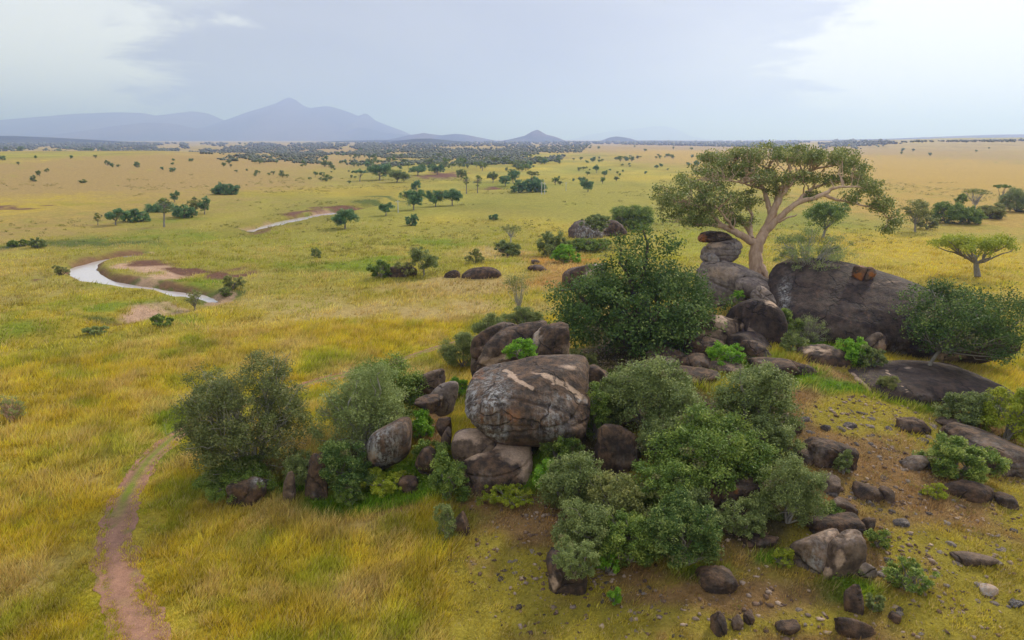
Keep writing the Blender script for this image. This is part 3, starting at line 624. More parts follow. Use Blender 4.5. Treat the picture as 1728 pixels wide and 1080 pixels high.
def rock(u0, u1, v0, v1, label, mat='rock', t=None, k=None, seed=1, sub=4, p=13., nr=16, amp=.13, rot=0., sink=1.5, planes=(), ledges=(), paint=(), name='boulder', cat='rock', group=None, tilt=0., lean=0., rough=.05, f=.3, wear0=(0, 0, 0)):
    uc, vc = (u0 + u1) / 2, (v0 + v1) / 2
    dl = PITCH + math.atan((vc - 540) / F)
    def sizes(t):
        a = (u1 - u0) / 2 * t / F; E = (v1 - v0) / 2 * t / F
        b = min(a * (k or (.8 if fixed else 1.15)), E * .82 / sin(dl))
        return a, b, math.sqrt(E * E - (b * sin(dl)) ** 2) / cos(dl)
    fixed = t is not None
    if fixed:
        a, b, c = sizes(t); ctr = CAM + ray(uc, vc) * (t + b * .55)
    else:
        t = seat(uc, vc, lambda q: sizes(q)[2] * f); a, b, c = sizes(t); ctr = CAM + ray(uc, vc) * t
    P, Fc = rock_shape(sub, seed, p, nr, amp, planes, ledges, rough)
    lo = P[:, 2] < 0
    P[lo, 2] *= sink
    ext = np.abs(P[:, :2]).max(0); P[:, 0] /= ext[0]; P[:, 1] /= ext[1]; P[~lo, 2] /= P[:, 2].max()
    P[:, 2] += tilt * P[:, 0] + lean * P[:, 1]
    Lc = P * np.array([a, b, c])
    if rot:
        cr, sr = cos(R(rot)), sin(R(rot)); Lc = np.stack([Lc[:, 0] * cr - Lc[:, 1] * sr, Lc[:, 0] * sr + Lc[:, 1] * cr, Lc[:, 2]], 1)
        f = a / np.abs(Lc[:, 0]).max(); Lc[:, :2] *= f
    wear = np.tile(np.array(wear0, float), (len(P), 1))
    if paint:
        uu, vv = project(Lc + ctr); wob = fbm(P * 3.5 + seed, seed + 20, 4); wob2 = fbm(P * 3.5 + seed, seed + 30, 4)
        uu = uu + wob * 9; vv = vv + wob2 * 9
        for ch, kind, *q in paint:
            j = 'plr'.index(ch)
            if kind == 'b':
                cu, cv, ru, rv, s = q; w = s * np.exp(-.5 * (((uu - cu) / ru) ** 2 + ((vv - cv) / rv) ** 2))
            else:
                pts, wd, s = q; w = s * np.exp(-.5 * (dist_line(uu, vv, pts) / wd) ** 2)
            wear[:, j] = np.maximum(wear[:, j], w)
    o = link(name, mesh(name, Lc, Fc, M[mat], vcol={'wear': wear}, smooth=True), None, ctr)
    return tag(o, label, cat, group)

# ------------------------------------------------------------------ leaves and stems
def clumps(ells, nc, r, flat=.35, inner=.45):
    """centres of leaf clumps over a set of ellipsoids -> points, outward directions, mean sizes"""
    wts = np.array([e[2] if len(e) > 2 else e[1][0] * e[1][2] for e in ells], float); wts /= wts.sum()
    idx = r.choice(len(ells), nc, p=wts)
    c = np.array([e[0] for e in ells], float)[idx]; ax = np.array([e[1] for e in ells], float)[idx]
    d = r.normal(size=(nc, 3)); d[:, 2] = np.where(d[:, 2] < -flat * 1.2, -d[:, 2] * .8, d[:, 2]); d /= np.linalg.norm(d, axis=1, keepdims=True)
    rr = inner + (1 - inner) * r.random(nc) ** .55
    rr *= 1 + .22 * fbm(d * 1.9 + c * .3, 77, 3)
    return c + d * ax * rr[:, None], d, ax.mean(1)

def leaves(P, D, rad, per, L, r, up=.45, outw=.5, rnd=.75, squash=.7, aspect=.5, droop=.2, ground=True, tips=.3, dry=.02):
    """a puff of `per` leaves round each clump"""
    n = len(P); i = np.repeat(np.arange(n), per)
    g = r.normal(size=(len(i), 3)) * np.array([1, 1, squash]); g /= np.maximum(1, np.linalg.norm(g, axis=1, keepdims=True) / 1.9)
    off = g * rad[i][:, None] * .55
    X = P[i] + off
    if ground:
        h = height(X[:, 0], X[:, 1]); b = X[:, 2] < h + .05; X[b, 2] = h[b] + .05 + r.random(b.sum()) * rad[i][b] * .6
    N = outw * D[i] + up * np.array([0, 0, 1]) + rnd * r.normal(size=(len(i), 3))
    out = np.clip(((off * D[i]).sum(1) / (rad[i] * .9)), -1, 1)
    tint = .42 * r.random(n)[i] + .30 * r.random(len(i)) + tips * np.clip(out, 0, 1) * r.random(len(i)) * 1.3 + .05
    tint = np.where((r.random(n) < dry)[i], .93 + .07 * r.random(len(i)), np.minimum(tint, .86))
    V, Q = leaf_quads(X, N, L * r.uniform(.65, 1.3, len(i)), L * aspect * r.uniform(.7, 1.2, len(i)), r, droop)
    return V, Q, np.clip(tint, 0, 1)

def branch_to(g, root, targets, r, r0, sag=.12, jit=.035, n=7, sides=5):
    for q in targets:
        P = bez(root + r.normal(0, r0 * .8, 3) * np.array([1, 1, 0]), q, sag, n, jit, r)
        tube(g, P, np.linspace(r0, r0 * .22, n), sides)

SIZE = 1.0
def shrub(u0, u1, v0, v1, mat, label, name='shrub', cat='shrub', group=None, leaf=.16, dens=1., t=None, seed=None, bark='bark_grey', per=None, aspect=.5, stems=9, k=.85, crad=.15, inner=.6, lumps=None, flat=1., tips=.3, bare=12, fol='foliage', up=.45, stem_r=None, zoff=0., lift=.64, extra=()):
    """a bush whose outline spans the given pixels, rooted in the ground below it"""
    seed = seed or int(u0 * 7 + v0 * 13) % 9973; r = np.random.default_rng(seed)
    uc, vc = (u0 + u1) / 2, (v0 + v1) / 2
    dl = PITCH + math.atan((vc - 540) / F)
    def sizes(t):
        a = (u1 - u0) / 2 * t / F; E = (v1 - v0) / 2 * t / F; b = min(a * k, E * .8 / sin(dl))
        return a, b, math.sqrt(E * E - (b * sin(dl)) ** 2) / cos(dl)
    if zoff: a, b, c = sizes(t); ctr = CAM + ray(uc, vc) * (t + b * .5)
    else: t = seat(uc, vc, lambda q: sizes(q)[2] * lift); a, b, c = sizes(t); ctr = CAM + ray(uc, vc) * t
    a, b, c = a * 1.1, b * 1.1, c * 1.1
    gx, gy = ctr[:2]; root = np.array([gx, gy, float(height(gx, gy)) - .1])
    if zoff: root[2] = ctr[2] - c * zoff
    # several lobes give the crown its uneven outline
    ells = []
    nl = int((lumps or max(3, int(4 + a * .9))) * 1.7)
    ells.append((ctr - [0, 0, c * .05], (a * .66, b * .66, c * .7), 1.))
    for q in range(nl):
        z = -.55 + 1.5 * (q + r.random()) / nl; th = q * 2.39996 + r.normal(0, .35); w_ = math.sqrt(max(0, 1 - min(z, .98) ** 2)); f = r.uniform(.58, .74)
        cc = ctr + np.array([a * f * cos(th) * w_, b * f * sin(th) * w_, c * f * z])
        s = r.uniform(.24, .42); ells.append((cc, (a * s, b * s, c * s), 2.6 * s * s * 2.2))
    for eu0, eu1, ev0, ev1 in extra:
        ec = CAM + ray((eu0 + eu1) / 2, (ev0 + ev1) / 2) * t; ea = (eu1 - eu0) / 2 * t / F; ee = (ev1 - ev0) / 2 * t / F
        ells.append((ec, (ea, ea * k, ee * 1.02), 4. * ea / a))
    area = pi * a * c + pi * a * b
    n = int(dens * 4.2 * area / (leaf * leaf * aspect * .6)); n = max(260, min(n, 80000))
    per = per or int(np.clip(n / 60, 24, 95)); nc = max(8, n // per)
    P, D, S = clumps(ells, nc, r, flat, inner)
    rad = crad * math.sqrt(a * c) * r.uniform(.6, 1.35, nc)
    V, Q, T = leaves(P, D, rad, per, leaf, r, aspect=aspect, tips=tips, up=up)
    o = thing(name, label, cat, root, group)
    g = Geo(); sr = stem_r or max(.02, .018 * a + .012)
    far = P[r.choice(nc, min(stems, nc), replace=False)]
    branch_to(g, root, far, r, sr * 2)
    if bare:
        sel = P[r.choice(nc, min(bare, nc), replace=False)] ; sel = sel + (sel - ctr) * r.uniform(.05, .22, (len(sel), 1))
        for q in sel:
            j = far[np.argmin(((far - q) ** 2).sum(1))]; tube(g, bez(root + (j - root) * .55, q, .05, 6, .05, r), np.linspace(sr, sr * .3, 6), 4)
    Vs, Fs, _ = g.arrays()
    link('stems', mesh('stems', Vs - root, Fs, M[bark], smooth=True), o)
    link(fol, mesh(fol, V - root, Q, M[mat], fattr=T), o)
    return o

def tree(u0, u1, v0, vb, v1, ut, mat, label, name='tree', cat='tree', group=None, leaf=.3, dens=1., t=None, seed=None, bark='bark_grey', k=.9, umbrella=False, limbs=9, crad=.2, tr=None, inner=.4, aspect=.5, lumps=None, fork=.45, tips=.3, flat=1., poke=0.):
    """a tree: crown spanning u0..u1 x v0..vb, trunk standing at pixel (ut, v1)"""
    seed = seed or int(u0 * 7 + v0 * 13) % 9973; r = np.random.default_rng(seed)
    if t is None: base, t = at(ut, v1)
    else: base = CAM + ray(ut, v1) * t
    if flat >= 1 and not umbrella: vb = v1 - .3 * (v1 - vb)
    uc, vc = (u0 + u1) / 2, (v0 + vb) / 2
    a = (u1 - u0) / 2 * t / F; b = a * k; c = (vb - v0) / 2 * t / F
    ctr = CAM + ray(uc, vc) * t; H = ctr[2] - base[2]
    ells = [(ctr, (a * .74, b * .74, c * .78), 1.2)]
    nl = lumps or max(4, int(5 + a * .6))
    for q in range(nl):
        th = 2 * pi * (q + r.random() * .7) / nl; ph = r.uniform(-.4, .9); f = r.uniform(.5, .68)
        cc = ctr + np.array([a * f * cos(th) * cos(ph), b * f * sin(th) * cos(ph), c * .6 * sin(ph)])
        s = r.uniform(.32, .48); ells.append((cc, (a * s, b * s, c * s * (.7 if umbrella else 1.05)), .75))
    n = int(dens * 4.2 * (pi * a * c + pi * a * b * .6) / (leaf * leaf * aspect * .6)); n = max(220, min(n, 40000))
    per = int(np.clip(n / 60, 20, 90)); nc = max(8, n // per)
    P, D, S = clumps(ells, nc, r, .1 if umbrella else flat, inner)
    rad = crad * math.sqrt(a * max(c, a * .35)) * r.uniform(.6, 1.35, nc)
    V, Q, T = leaves(P, D, rad, per, leaf, r, aspect=aspect, ground=False, tips=tips, squash=.5 if umbrella else .75)
    o = thing(name, label, cat, base, group); g = Geo(); tr = tr or max(.05, .035 * a + .04)
    fk = base + (ctr - base) * np.array([fork, fork, fork]) + r.normal(0, .03 * a, 3) * np.array([1, 1, 0])
    tube(g, bez(base - [0, 0, .3], fk, .02, 7, .015, r), np.linspace(tr * 1.5, tr, 7), 8)
    far = P[r.choice(nc, min(limbs, nc), replace=False)]
    far[: int(poke * len(far))] = ctr + (far[: int(poke * len(far))] - ctr) * 1.14
    branch_to(g, fk, far, r, tr * .62, sag=-.06, jit=.03)
    Vs, Fs, _ = g.arrays()
    link('trunk', mesh('trunk', Vs - base, Fs, M[bark], smooth=True), o)
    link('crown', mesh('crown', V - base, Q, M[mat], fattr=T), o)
    return o

def on(o, u, v):
    """depth at which the ray of pixel (u, v) meets object o"""
    bpy.context.view_layer.update()
    from mathutils import Vector
    d = Vector(ray(u, v)); hit, loc, nrm, _ = o.ray_cast(o.matrix_world.inverted() @ Vector(CAM), d)
    if not hit: print('NO HIT', o.name, u, v); return None
    return float((np.array(o.matrix_world @ loc) - CAM) @ np.array([0, cos(PITCH), -sin(PITCH)]))
# ------------------------------------------------------------------ the kopje's rocks
B = 'b'; Ln = 'l'
rock(762, 1003, 611, 752, 'largest boulder of the front pile, dark loaf with two pale scars on top', t=42.5, k=.72, seed=4, sub=6, p=13, nr=3, amp=.06, sink=1., rough=.022, tilt=.03,
     planes=[((-.75, -.3, .55), .90), ((-.8, -.5, -.55), .98), ((0, -.8, -.7), 1.04), ((.7, -.5, .4), .95), ((.2, -.75, .7), .86), ((.8, .1, -.4), 1.0)],
     ledges=[((0, -.22, 1), .02, .035, .0), ((.08, .0, 1), -.12, .03, .035)],
     paint=[('p', Ln, [(852, 629), (868, 637), (884, 645), (898, 656)], 3.2, 1.), ('p', Ln, [(918, 636), (940, 641), (955, 650), (972, 662), (984, 676)], 4.5, 1.), ('p', B, 915, 630, 14, 3, .9), ('p', B, 935, 647, 5, 3, .8), ('p', B, 960, 622, 22, 4, .6),
            ('l', B, 786, 690, 22, 48, 1.0), ('l', B, 833, 690, 17, 44, 1.3), ('l', B, 773, 665, 12, 44, 1.5), ('l', Ln, [(945, 672), (965, 677), (985, 676)], 3, 1.2), ('l', B, 930, 712, 18, 26, .7),
            ('r', B, 802, 632, 26, 7, .75), ('r', B, 864, 704, 12, 14, .62), ('r', B, 810, 708, 8, 14, .6)])
rock(762, 850, 722, 792, 'smooth tan boulder wedged under the left end of the scarred loaf boulder', 'rock_brown', t=42.5, k=.9, seed=9, sub=5, p=4, nr=4, amp=.06, rough=.015, wear0=(.25, 0, 0), paint=[('p', B, 790, 735, 30, 14, .75)])
rock(762, 918, 740, 834, 'wide tan boulder with a dark stained face beneath the scarred loaf boulder', 'rock', t=41.5, k=.8, seed=14, sub=6, p=5, nr=6, amp=.07, rough=.02, tilt=.05, planes=[((-.6, -.6, .5), .9), ((.6, -.5, .35), .85)],
     ledges=[((-.12, .1, 1), .15, .03, .05)],
     paint=[('p', B, 888, 762, 36, 18, 1.), ('p', B, 788, 764, 24, 11, 1.), ('p', B, 896, 792, 17, 24, 1.), ('p', B, 835, 748, 60, 9, 1.), ('r', B, 790, 826, 20, 5, .6)])
rock(619, 696, 712, 797, 'egg shaped tilted boulder with pale lichen on its left face', t=43, k=.9, seed=21, sub=5, p=4.2, nr=3, amp=.05, rough=.015, tilt=.42, sink=1., paint=[('l', B, 640, 758, 22, 26, 1.1), ('p', B, 628, 770, 9, 14, .8), ('r', B, 632, 776, 6, 8, .8)])
rock(512, 556, 768, 854, 'dark upright slab of rock between the two front-left bushes', t=41.5, seed=23, sub=5, p=7, tilt=.2, nr=6, planes=[((-.7, -.3, .6), .7)])
rock(385, 458, 803, 848, 'low dark rock with a pale top beneath the spreading grey thorn tree', t=41.8, seed=25, sub=4, k=.6, tilt=.3, paint=[('l', B, 448, 812, 14, 6, 1.2)])
rock(476, 501, 798, 852, 'narrow brown rock standing in the grass left of the upright slab', 'rock_brown', t=41.5, seed=27, sub=4, tilt=.4, wear0=(.2, 0, 0))
# the shelves behind the loaf boulder
rock(793, 905, 541, 622, 'tilted dark shelf rock with a square pale broken face', t=57, k=.6, seed=31, sub=5, p=9, nr=5, amp=.05, tilt=.28, planes=[((.2, -.9, .35), .7)], ledges=[((.25, .2, -1), -.2, .04, .12), ((.25, .2, -1), .3, .04, .12)], paint=[('p', B, 856, 572, 16, 12, 1.1), ('p', B, 880, 560, 8, 14, .9), ('p', B, 822, 588, 10, 10, .7)])
rock(802, 930, 552, 640, 'long sloping shelf of dark rock running up behind the loaf boulder', t=54.5, k=.5, seed=33, sub=5, p=9, nr=5, amp=.05, tilt=.36, ledges=[((.3, .1, -1), -.35, .04, .12), ((.3, .1, -1), .1, .04, .12), ((.3, .1, -1), .5, .03, .1)], paint=[('p', Ln, [(815, 612), (845, 604), (875, 592), (905, 578), (925, 566)], 4.5, .9), ('p', B, 820, 606, 8, 6, .8)])
rock(880, 962, 548, 640, 'dark shelf rock with a white streak next to the big dark bush', t=54, k=.6, seed=35, sub=5, p=8, nr=5, tilt=.1, paint=[('p', B, 905, 560, 6, 18, 1.1), ('l', B, 900, 570, 8, 14, 1.), ('p', B, 955, 590, 14, 12, .6)])
rock(700, 752, 626, 668, 'brown rock strip lying at the edge of the tan grass left of the loaf boulder', 'rock_brown', t=52, seed=37, sub=4, tilt=.3, k=.5)
rock(718, 775, 645, 690, 'pale slanting rock ledge touching the left side of the loaf boulder', 'rock_pale', t=48.5, seed=39, sub=4, tilt=.35, k=.5, p=9)
rock(700, 752, 668, 690, 'flat dark rock in the grass below the pale slanting ledge', t=47, seed=41, sub=4, k=.7)
rock(734, 762, 705, 735, 'small round dark rock left of the smooth tan boulder', t=44.5, seed=43, sub=4)
rock(744, 764, 722, 752, 'small brown rock leaning against the smooth tan boulder', 'rock_brown', t=43.5, seed=44, sub=4, tilt=.4)
rock(948, 1024, 445, 500, 'boulder with a broad white scar at the left edge of the big dark bush', k=.7, seed=47, sub=5, p=4.5, nr=4, tilt=.3, amp=.06, paint=[('p', Ln, [(1008, 452), (998, 466), (990, 480), (984, 494)], 7, 1.2), ('l', Ln, [(1008, 450), (996, 466), (990, 478)], 6, 1.4)])
# the ridge under the fig tree
rock(1166, 1300, 441, 540, 'long grey ridge rock sloping down from the stacked boulders', 'rock_pale', t=74, k=.75, seed=51, sub=6, p=6, nr=8, amp=.1, tilt=-.32, rough=.04, wear0=(.0, .2, 0), ledges=[((.35, 0, 1), .05, .04, .05)], paint=[('p', B, 1215, 460, 40, 16, .6)])
rock(1184, 1252, 402, 446, 'rounded banded boulder stacked on the ridge left of the fig tree', 'rock_pale', t=76, k=.85, seed=53, sub=5, p=5, nr=5, amp=.05, sink=1., ledges=[((.05, 0, 1), .3, .06, .09), ((0, .1, 1), -.3, .05, .03)], paint=[('l', B, 1243, 425, 7, 12, 1.2), ('p', B, 1200, 412, 16, 4, .9)])
rock(1180, 1240, 390, 411, 'flat dark capstone on top of the stacked boulders', t=76, k=.8, seed=55, sub=5, p=7, sink=1., paint=[('r', B, 1183, 402, 9, 8, 1.3)])
rock(1183, 1212, 426, 446, 'small whitish rock at the foot of the stacked boulders', 'rock_pale', t=74.5, seed=57, sub=4, sink=1., wear0=(.4, .6, 0))
rock(1222, 1330, 500, 612, 'steep rounded dark rock face below the ridge left of the great dome', 'rock_dome', t=62, k=.8, seed=59, sub=6, p=4.2, nr=4, amp=.05, tilt=-.22, rough=.02, planes=[((-.6, -.5, .3), .9)], paint=[('p', B, 1240, 560, 8, 18, .9), ('p', B, 1266, 572, 5, 22, .9), ('p', B, 1302, 512, 10, 8, .8)])
rock(1268, 1312, 485, 520, 'cracked thin slabs lying along the ridge above the steep rock face', 'rock_pale', t=66, seed=61, sub=5, p=9, tilt=-.5, k=.6, ledges=[((.4, 0, 1), .2, .06, .12), ((.4, 0, 1), -.3, .06, .1)])
rock(1150, 1250, 528, 585, 'split pale rock showing broken faces at the right foot of the big dark bush', 'rock_brown', t=61, seed=63, sub=5, p=9, k=.6, wear0=(.15, 0, 0), paint=[('p', B, 1216, 545, 8, 14, 1.1), ('p', B, 1190, 566, 20, 7, .9)])
rock(1128, 1202, 596, 634, 'oval dark boulder under the right foot of the big dark bush', t=56.5, seed=65, sub=5, p=4, nr=4, k=.7)
rock(1150, 1232, 566, 606, 'low broad dark rock behind the oval boulder', t=59, seed=67, sub=5, p=5, k=.7)
rock(1243, 1307, 574, 622, 'dark rock ramp at the foot of the steep rock face', t=57.5, seed=69, sub=5, p=6, k=.6, tilt=-.35)
rock(1090, 1150, 600, 632, 'grey rock half hidden in bushes beside the oval boulder', 'rock_brown', t=56, seed=70, sub=4, k=.6)
# the great dome
DOME = rock(1288, 1690, 452, 620, 'great dark granite dome, the largest rock of the hill', 'rock_dome', t=64, k=.62, seed=73, sub=6, p=5.5, nr=6, amp=.06, tilt=-.42, sink=1.35, rough=.014,
     planes=[((-.85, -.25, .35), .86), ((.75, 0, .62), .88), ((0, -.8, -.75), .88), ((.6, -.3, -.8), .82), ((-.3, -.7, .6), .93)], wear0=(0, 0, 0),
     paint=[('l', B, 1325, 505, 6, 22, 1.3), ('l', B, 1320, 520, 5, 14, 1.), ('p', B, 1325, 438, 40, 7, .6), ('p', B, 1400, 446, 40, 5, .5), ('p', B, 1500, 478, 50, 5, .45), ('r', B, 1450, 545, 60, 26, .35), ('r', B, 1380, 500, 30, 22, .3), ('p', B, 1480, 575, 16, 16, .4), ('r', B, 1485, 590, 8, 10, .8), ('p', B, 1600, 600, 30, 7, .7), ('l', B, 1500, 590, 20, 12, .5)])
rock(1436, 1464, 447, 472, 'rusty orange stone sitting left on the shoulder of the great dome', 'rock_brown', t=on(DOME, 1450, 474), seed=77, sub=4, sink=1.2, wear0=(0, 0, .55), paint=[('r', B, 1448, 466, 8, 5, 1.4)])
rock(1456, 1481, 450, 471, 'rusty orange stone sitting right beside its twin on the great dome', 'rock_brown', t=on(DOME, 1468, 474), seed=79, sub=4, sink=1.2, wear0=(0, 0, .5), paint=[('r', B, 1474, 464, 7, 5, 1.4)])
rock(1415, 1705, 602, 692, 'broad flat dark slab spreading in front of the great dome', 'rock_dome', t=53, k=.9, seed=81, sub=6, p=6, nr=4, amp=.05, tilt=-.10, rough=.012, paint=[('p', Ln, [(1440, 632), (1456, 648), (1465, 660)], 3, .9), ('p', Ln, [(1495, 630), (1520, 648), (1530, 660)], 1.6, .8), ('p', B, 1535, 620, 8, 3, .7)])
rock(1575, 1628, 612, 634, 'long low rock lying on the flat slab beneath the dome overhang', t=60, seed=83, sub=4, k=.5, tilt=-.2, name='boulder')
rock(1624, 1670, 634, 662, 'tan rimmed rock lying at the right end of the flat slab', 'rock_brown', t=58.5, seed=85, sub=4, k=.7, tilt=-.2, wear0=(.2, 0, 0))
rock(1456, 1500, 560, 602, 'tan streaked block tucked beneath the dome behind the bright green shrub', 'rock_brown', t=61.5, seed=87, sub=4, p=7, paint=[('p', B, 1488, 585, 8, 12, .8), ('r', B, 1488, 590, 8, 12, .7)])
rock(1343, 1435, 583, 628, 'dark boulder with a pale straw topped crown left of the bright green shrub', t=57, seed=89, sub=5, p=5.5, nr=5, k=.7, tilt=-.06, paint=[('p', B, 1375, 590, 26, 5, .7)])
rock(1316, 1388, 612, 658, 'long dark block lying askew below the straw topped boulder', t=54.5, seed=91, sub=5, p=8, tilt=-.4, k=.45)
# among the thicket
rock(1004, 1084, 716, 812, 'dark smooth rock face showing between the thicket bushes', 'rock', t=41.5, seed=93, sub=5, p=4.5, k=.5, nr=3, tilt=-.1)
rock(1176, 1304, 806, 880, 'long rust streaked boulder poking from the thicket', t=38.5, seed=95, sub=6, p=8, nr=5, k=.5, amp=.05, tilt=.16, sink=1.2, paint=[('r', B, 1200, 832, 7, 10, .75), ('r', B, 1244, 828, 5, 6, .75), ('p', B, 1210, 868, 30, 9, 1.), ('p', B, 1182, 850, 7, 20, .8), ('l', B, 1185, 835, 8, 16, .7)])
rock(1336, 1420, 896, 966, 'left half of the split rock pair, grey with a pink broken corner', 'rock_brown', seed=97, sub=5, p=9, nr=6, k=.7, tilt=.05, paint=[('p', B, 1404, 905, 10, 10, 1.), ('l', B, 1380, 945, 20, 14, .7)], t=33.8)
rock(1378, 1458, 902, 980, 'right half of the split rock pair, tipped with pale broken faces', 'rock_brown', t=33.4, seed=99, sub=5, p=9, nr=8, k=.5, tilt=.55, paint=[('p', B, 1392, 968, 9, 9, 1.1), ('p', B, 1420, 945, 10, 12, .9), ('p', B, 1436, 906, 6, 8, .9)])
rock(1354, 1456, 868, 908, 'long dark rock lying just above the split rock pair', seed=101, sub=5, p=5, k=.5, nr=5)
rock(1452, 1478, 872, 902, 'small dark rock between the long dark rock and the spiky plant', seed=103, sub=4)
rock(1176, 1240, 952, 998, 'squat purple-brown rock below the glossy dark bush', seed=105, sub=5, p=8, nr=6, ledges=[((1, .3, .2), .1, .04, .06)])
rock(1252, 1314, 900, 926, 'flat slab of rock right of the glossy dark bush', seed=107, sub=4, p=9, k=.6)
rock(760, 798, 862, 908, 'pointed dark rock standing alone in the green weeds', seed=109, sub=4, p=7, nr=6, planes=[((-.5, 0, .7), .55), ((.75, 0, .6), .6)])
rock(920, 990, 930, 1004, 'dark boulder crowned by a round grey bush', seed=111, sub=5, p=4.5, nr=4, tilt=-.1, paint=[('p', B, 935, 985, 8, 16, .7)])
rock(1358, 1436, 735, 792, 'large flat dark rock bedded in the stony slope above the small grey shrub', seed=113, sub=5, k=1., p=6, tilt=-.25, nr=6)
rock(1340, 1374, 758, 786, 'dark rock beside the thicket at the left end of the bedded flat rock', seed=115, sub=4)
rock(1514, 1572, 706, 736, 'purple-grey rock lying in the yellow moss of the slope', seed=117, sub=4, k=.6, tilt=-.3)
rock(1574, 1634, 702, 726, 'flat pinkish rock at the left edge of the yellow-green bush', 'rock_brown', seed=119, sub=4, k=.7, wear0=(.2, 0, 0))
rock(1604, 1732, 720, 800, 'wide dark slab sloping beside the big-leaved shrub', seed=121, sub=5, k=1.2, p=7, tilt=-.3, nr=5)
rock(1594, 1678, 812, 852, 'long blocky dark rock below the big-leaved shrub', seed=123, sub=5, p=8, k=.5, tilt=-.1, rot=-8)
rock(1677, 1714, 830, 860, 'rounded dark rock right of the long blocky rock', seed=125, sub=4)
rock(1520, 1568, 768, 796, 'pale topped rock left of the big-leaved shrub', 'rock_brown', seed=127, sub=4, wear0=(.25, .2, 0), k=.8)
rock(1482, 1512, 820, 852, 'dark upright rock in the middle of the stony slope', seed=129, sub=4)
rock(1420, 1460, 985, 1045, 'long dark rock slanting through the bright grass below the split pair', seed=131, sub=4, k=1.1, tilt=-.2, rot=62)
rock(1200, 1226, 1033, 1080, 'upright dark rock, tallest of the three stones on the lower slope', seed=133, sub=4)
rock(1233, 1256, 1038, 1066, 'grey-brown stone, middle one of the three on the lower slope', 'rock_brown', seed=135, sub=4)
rock(1254, 1274, 1032, 1056, 'small dark stone, right one of the three on the lower slope', seed=137, sub=4)
rock(1308, 1348, 1046, 1072, 'dark flat stone by itself at the bottom of the slope', seed=139, sub=4)
rock(1444, 1480, 950, 982, 'thin pale plank-like rock right of the split pair', 'rock_pale', seed=141, sub=4, k=.4, tilt=-.6)
rock(1400, 1480, 1042, 1080, 'long thin dark rock at the bottom edge of the slope', seed=143, sub=4, k=.4, tilt=-.45)
rock(1610, 1680, 928, 960, 'flat mottled brown rock set in the mossy ground', 'rock_brown', seed=145, sub=4, k=1., p=6)
rock(1652, 1678, 984, 1006, 'clean white stone lying on the mossy ground', 'rock_pale', seed=147, sub=4, wear0=(1, .8, 0), cat='stone', name='stone')
rock(1702, 1722, 1010, 1026, 'brown stone with a white cap at the right edge of the mossy ground', 'rock_small', seed=149, sub=4, cat='stone', name='stone', wear0=(.2, .6, 0))
rock(1500, 1520, 1032, 1054, 'small dark egg-shaped stone below the spiky plant', seed=151, sub=3, cat='stone', name='stone')
# rocks out on the plain
rock(648, 706, 447, 474, 'low purple rock between two bushes out on the grassland', seed=161, sub=4, k=.6, tilt=.15, p=3.2, nr=8)
rock(748, 777, 455, 474, 'small low purple rock, middle of the row on the grassland', seed=163, sub=4, k=.6, p=3.2, nr=8)
rock(779, 851, 449, 475, 'long purple whaleback rock in the grassland', seed=165, sub=4, k=.5, tilt=.06, p=3.2, nr=8)
rock(888, 924, 446, 461, 'low dark rock in russet grass', seed=167, sub=4, k=.6, p=3.2, nr=8)
rock(896, 911, 438, 449, 'small dark stone perched just behind the low rock in russet grass', seed=169, sub=3, p=3.2, nr=8)
rock(958, 1020, 372, 414, 'striped grey boulder of the far outcrop', 'rock', seed=171, sub=5, k=.8, paint=[('l', B, 990, 392, 12, 12, 1.4), ('l', B, 1008, 395, 6, 12, 1.3)], p=3.2, nr=8)
rock(1004, 1062, 370, 410, 'striped dark boulder at the right end of the far outcrop', 'rock', seed=173, sub=5, k=.8, paint=[('l', B, 1016, 392, 5, 12, 1.3), ('p', B, 1018, 392, 4, 12, .9)], p=3.2, nr=8)
rock(1600, 1690, 352, 372, 'pinkish rock shelf among the far bushes right of the fig tree', 'rock_brown', seed=175, sub=4, k=.6, wear0=(.3, 0, 0), p=3.2, nr=8)
rock(1240, 1300, 470, 500, 'grey slab between the fig trunk and the cracked thin slabs', 'rock_pale', t=70, seed=181, sub=4)
rock(1055, 1110, 610, 640, 'dark rock hidden under the front skirt of the big dark bush', seed=183, sub=4)
rock(1196, 1262, 606, 636, 'brown rock between the bright weeds and the rock ramp', 'rock_brown', seed=185, sub=4)
rock(975, 1030, 615, 660, 'dark rock behind the right end of the scarred loaf boulder', t=50, seed=187, sub=4)
rock(700, 740, 755, 800, 'dark broken rock in the green hollow left of the tan boulder', t=42.5, seed=189, sub=4)
rock(672, 708, 800, 835, 'small dark rock in weeds below the egg shaped boulder', seed=191, sub=4)
rock(1300, 1350, 700, 735, 'dark rock at the right edge of the thicket, upper one', seed=193, sub=4)
rock(1380, 1420, 800, 835, 'brown broken rock right of the small grey shrub', 'rock_brown', seed=195, sub=4)
rock(1440, 1482, 815, 848, 'dark rock left of the upright rock in the middle of the stony slope', seed=197, sub=4)
rock(1400, 1440, 838, 868, 'dark low rock just above the long dark rock', seed=199, sub=4)
rock(1088, 1162, 584, 626, 'dark slab half covered by the right skirt of the big dark bush', seed=281, sub=4, k=1.)
rock(1222, 1300, 556, 602, 'dark slab at the very foot of the steep rock face', 'rock_dome', seed=283, sub=4, k=1.)
rock(1128, 1212, 618, 655, 'low dark slab between the oval boulder and the thicket top', seed=285, sub=4, k=1.)
rock(1268, 1346, 600, 640, 'dark slab left of the long askew block', seed=287, sub=4, k=1.)
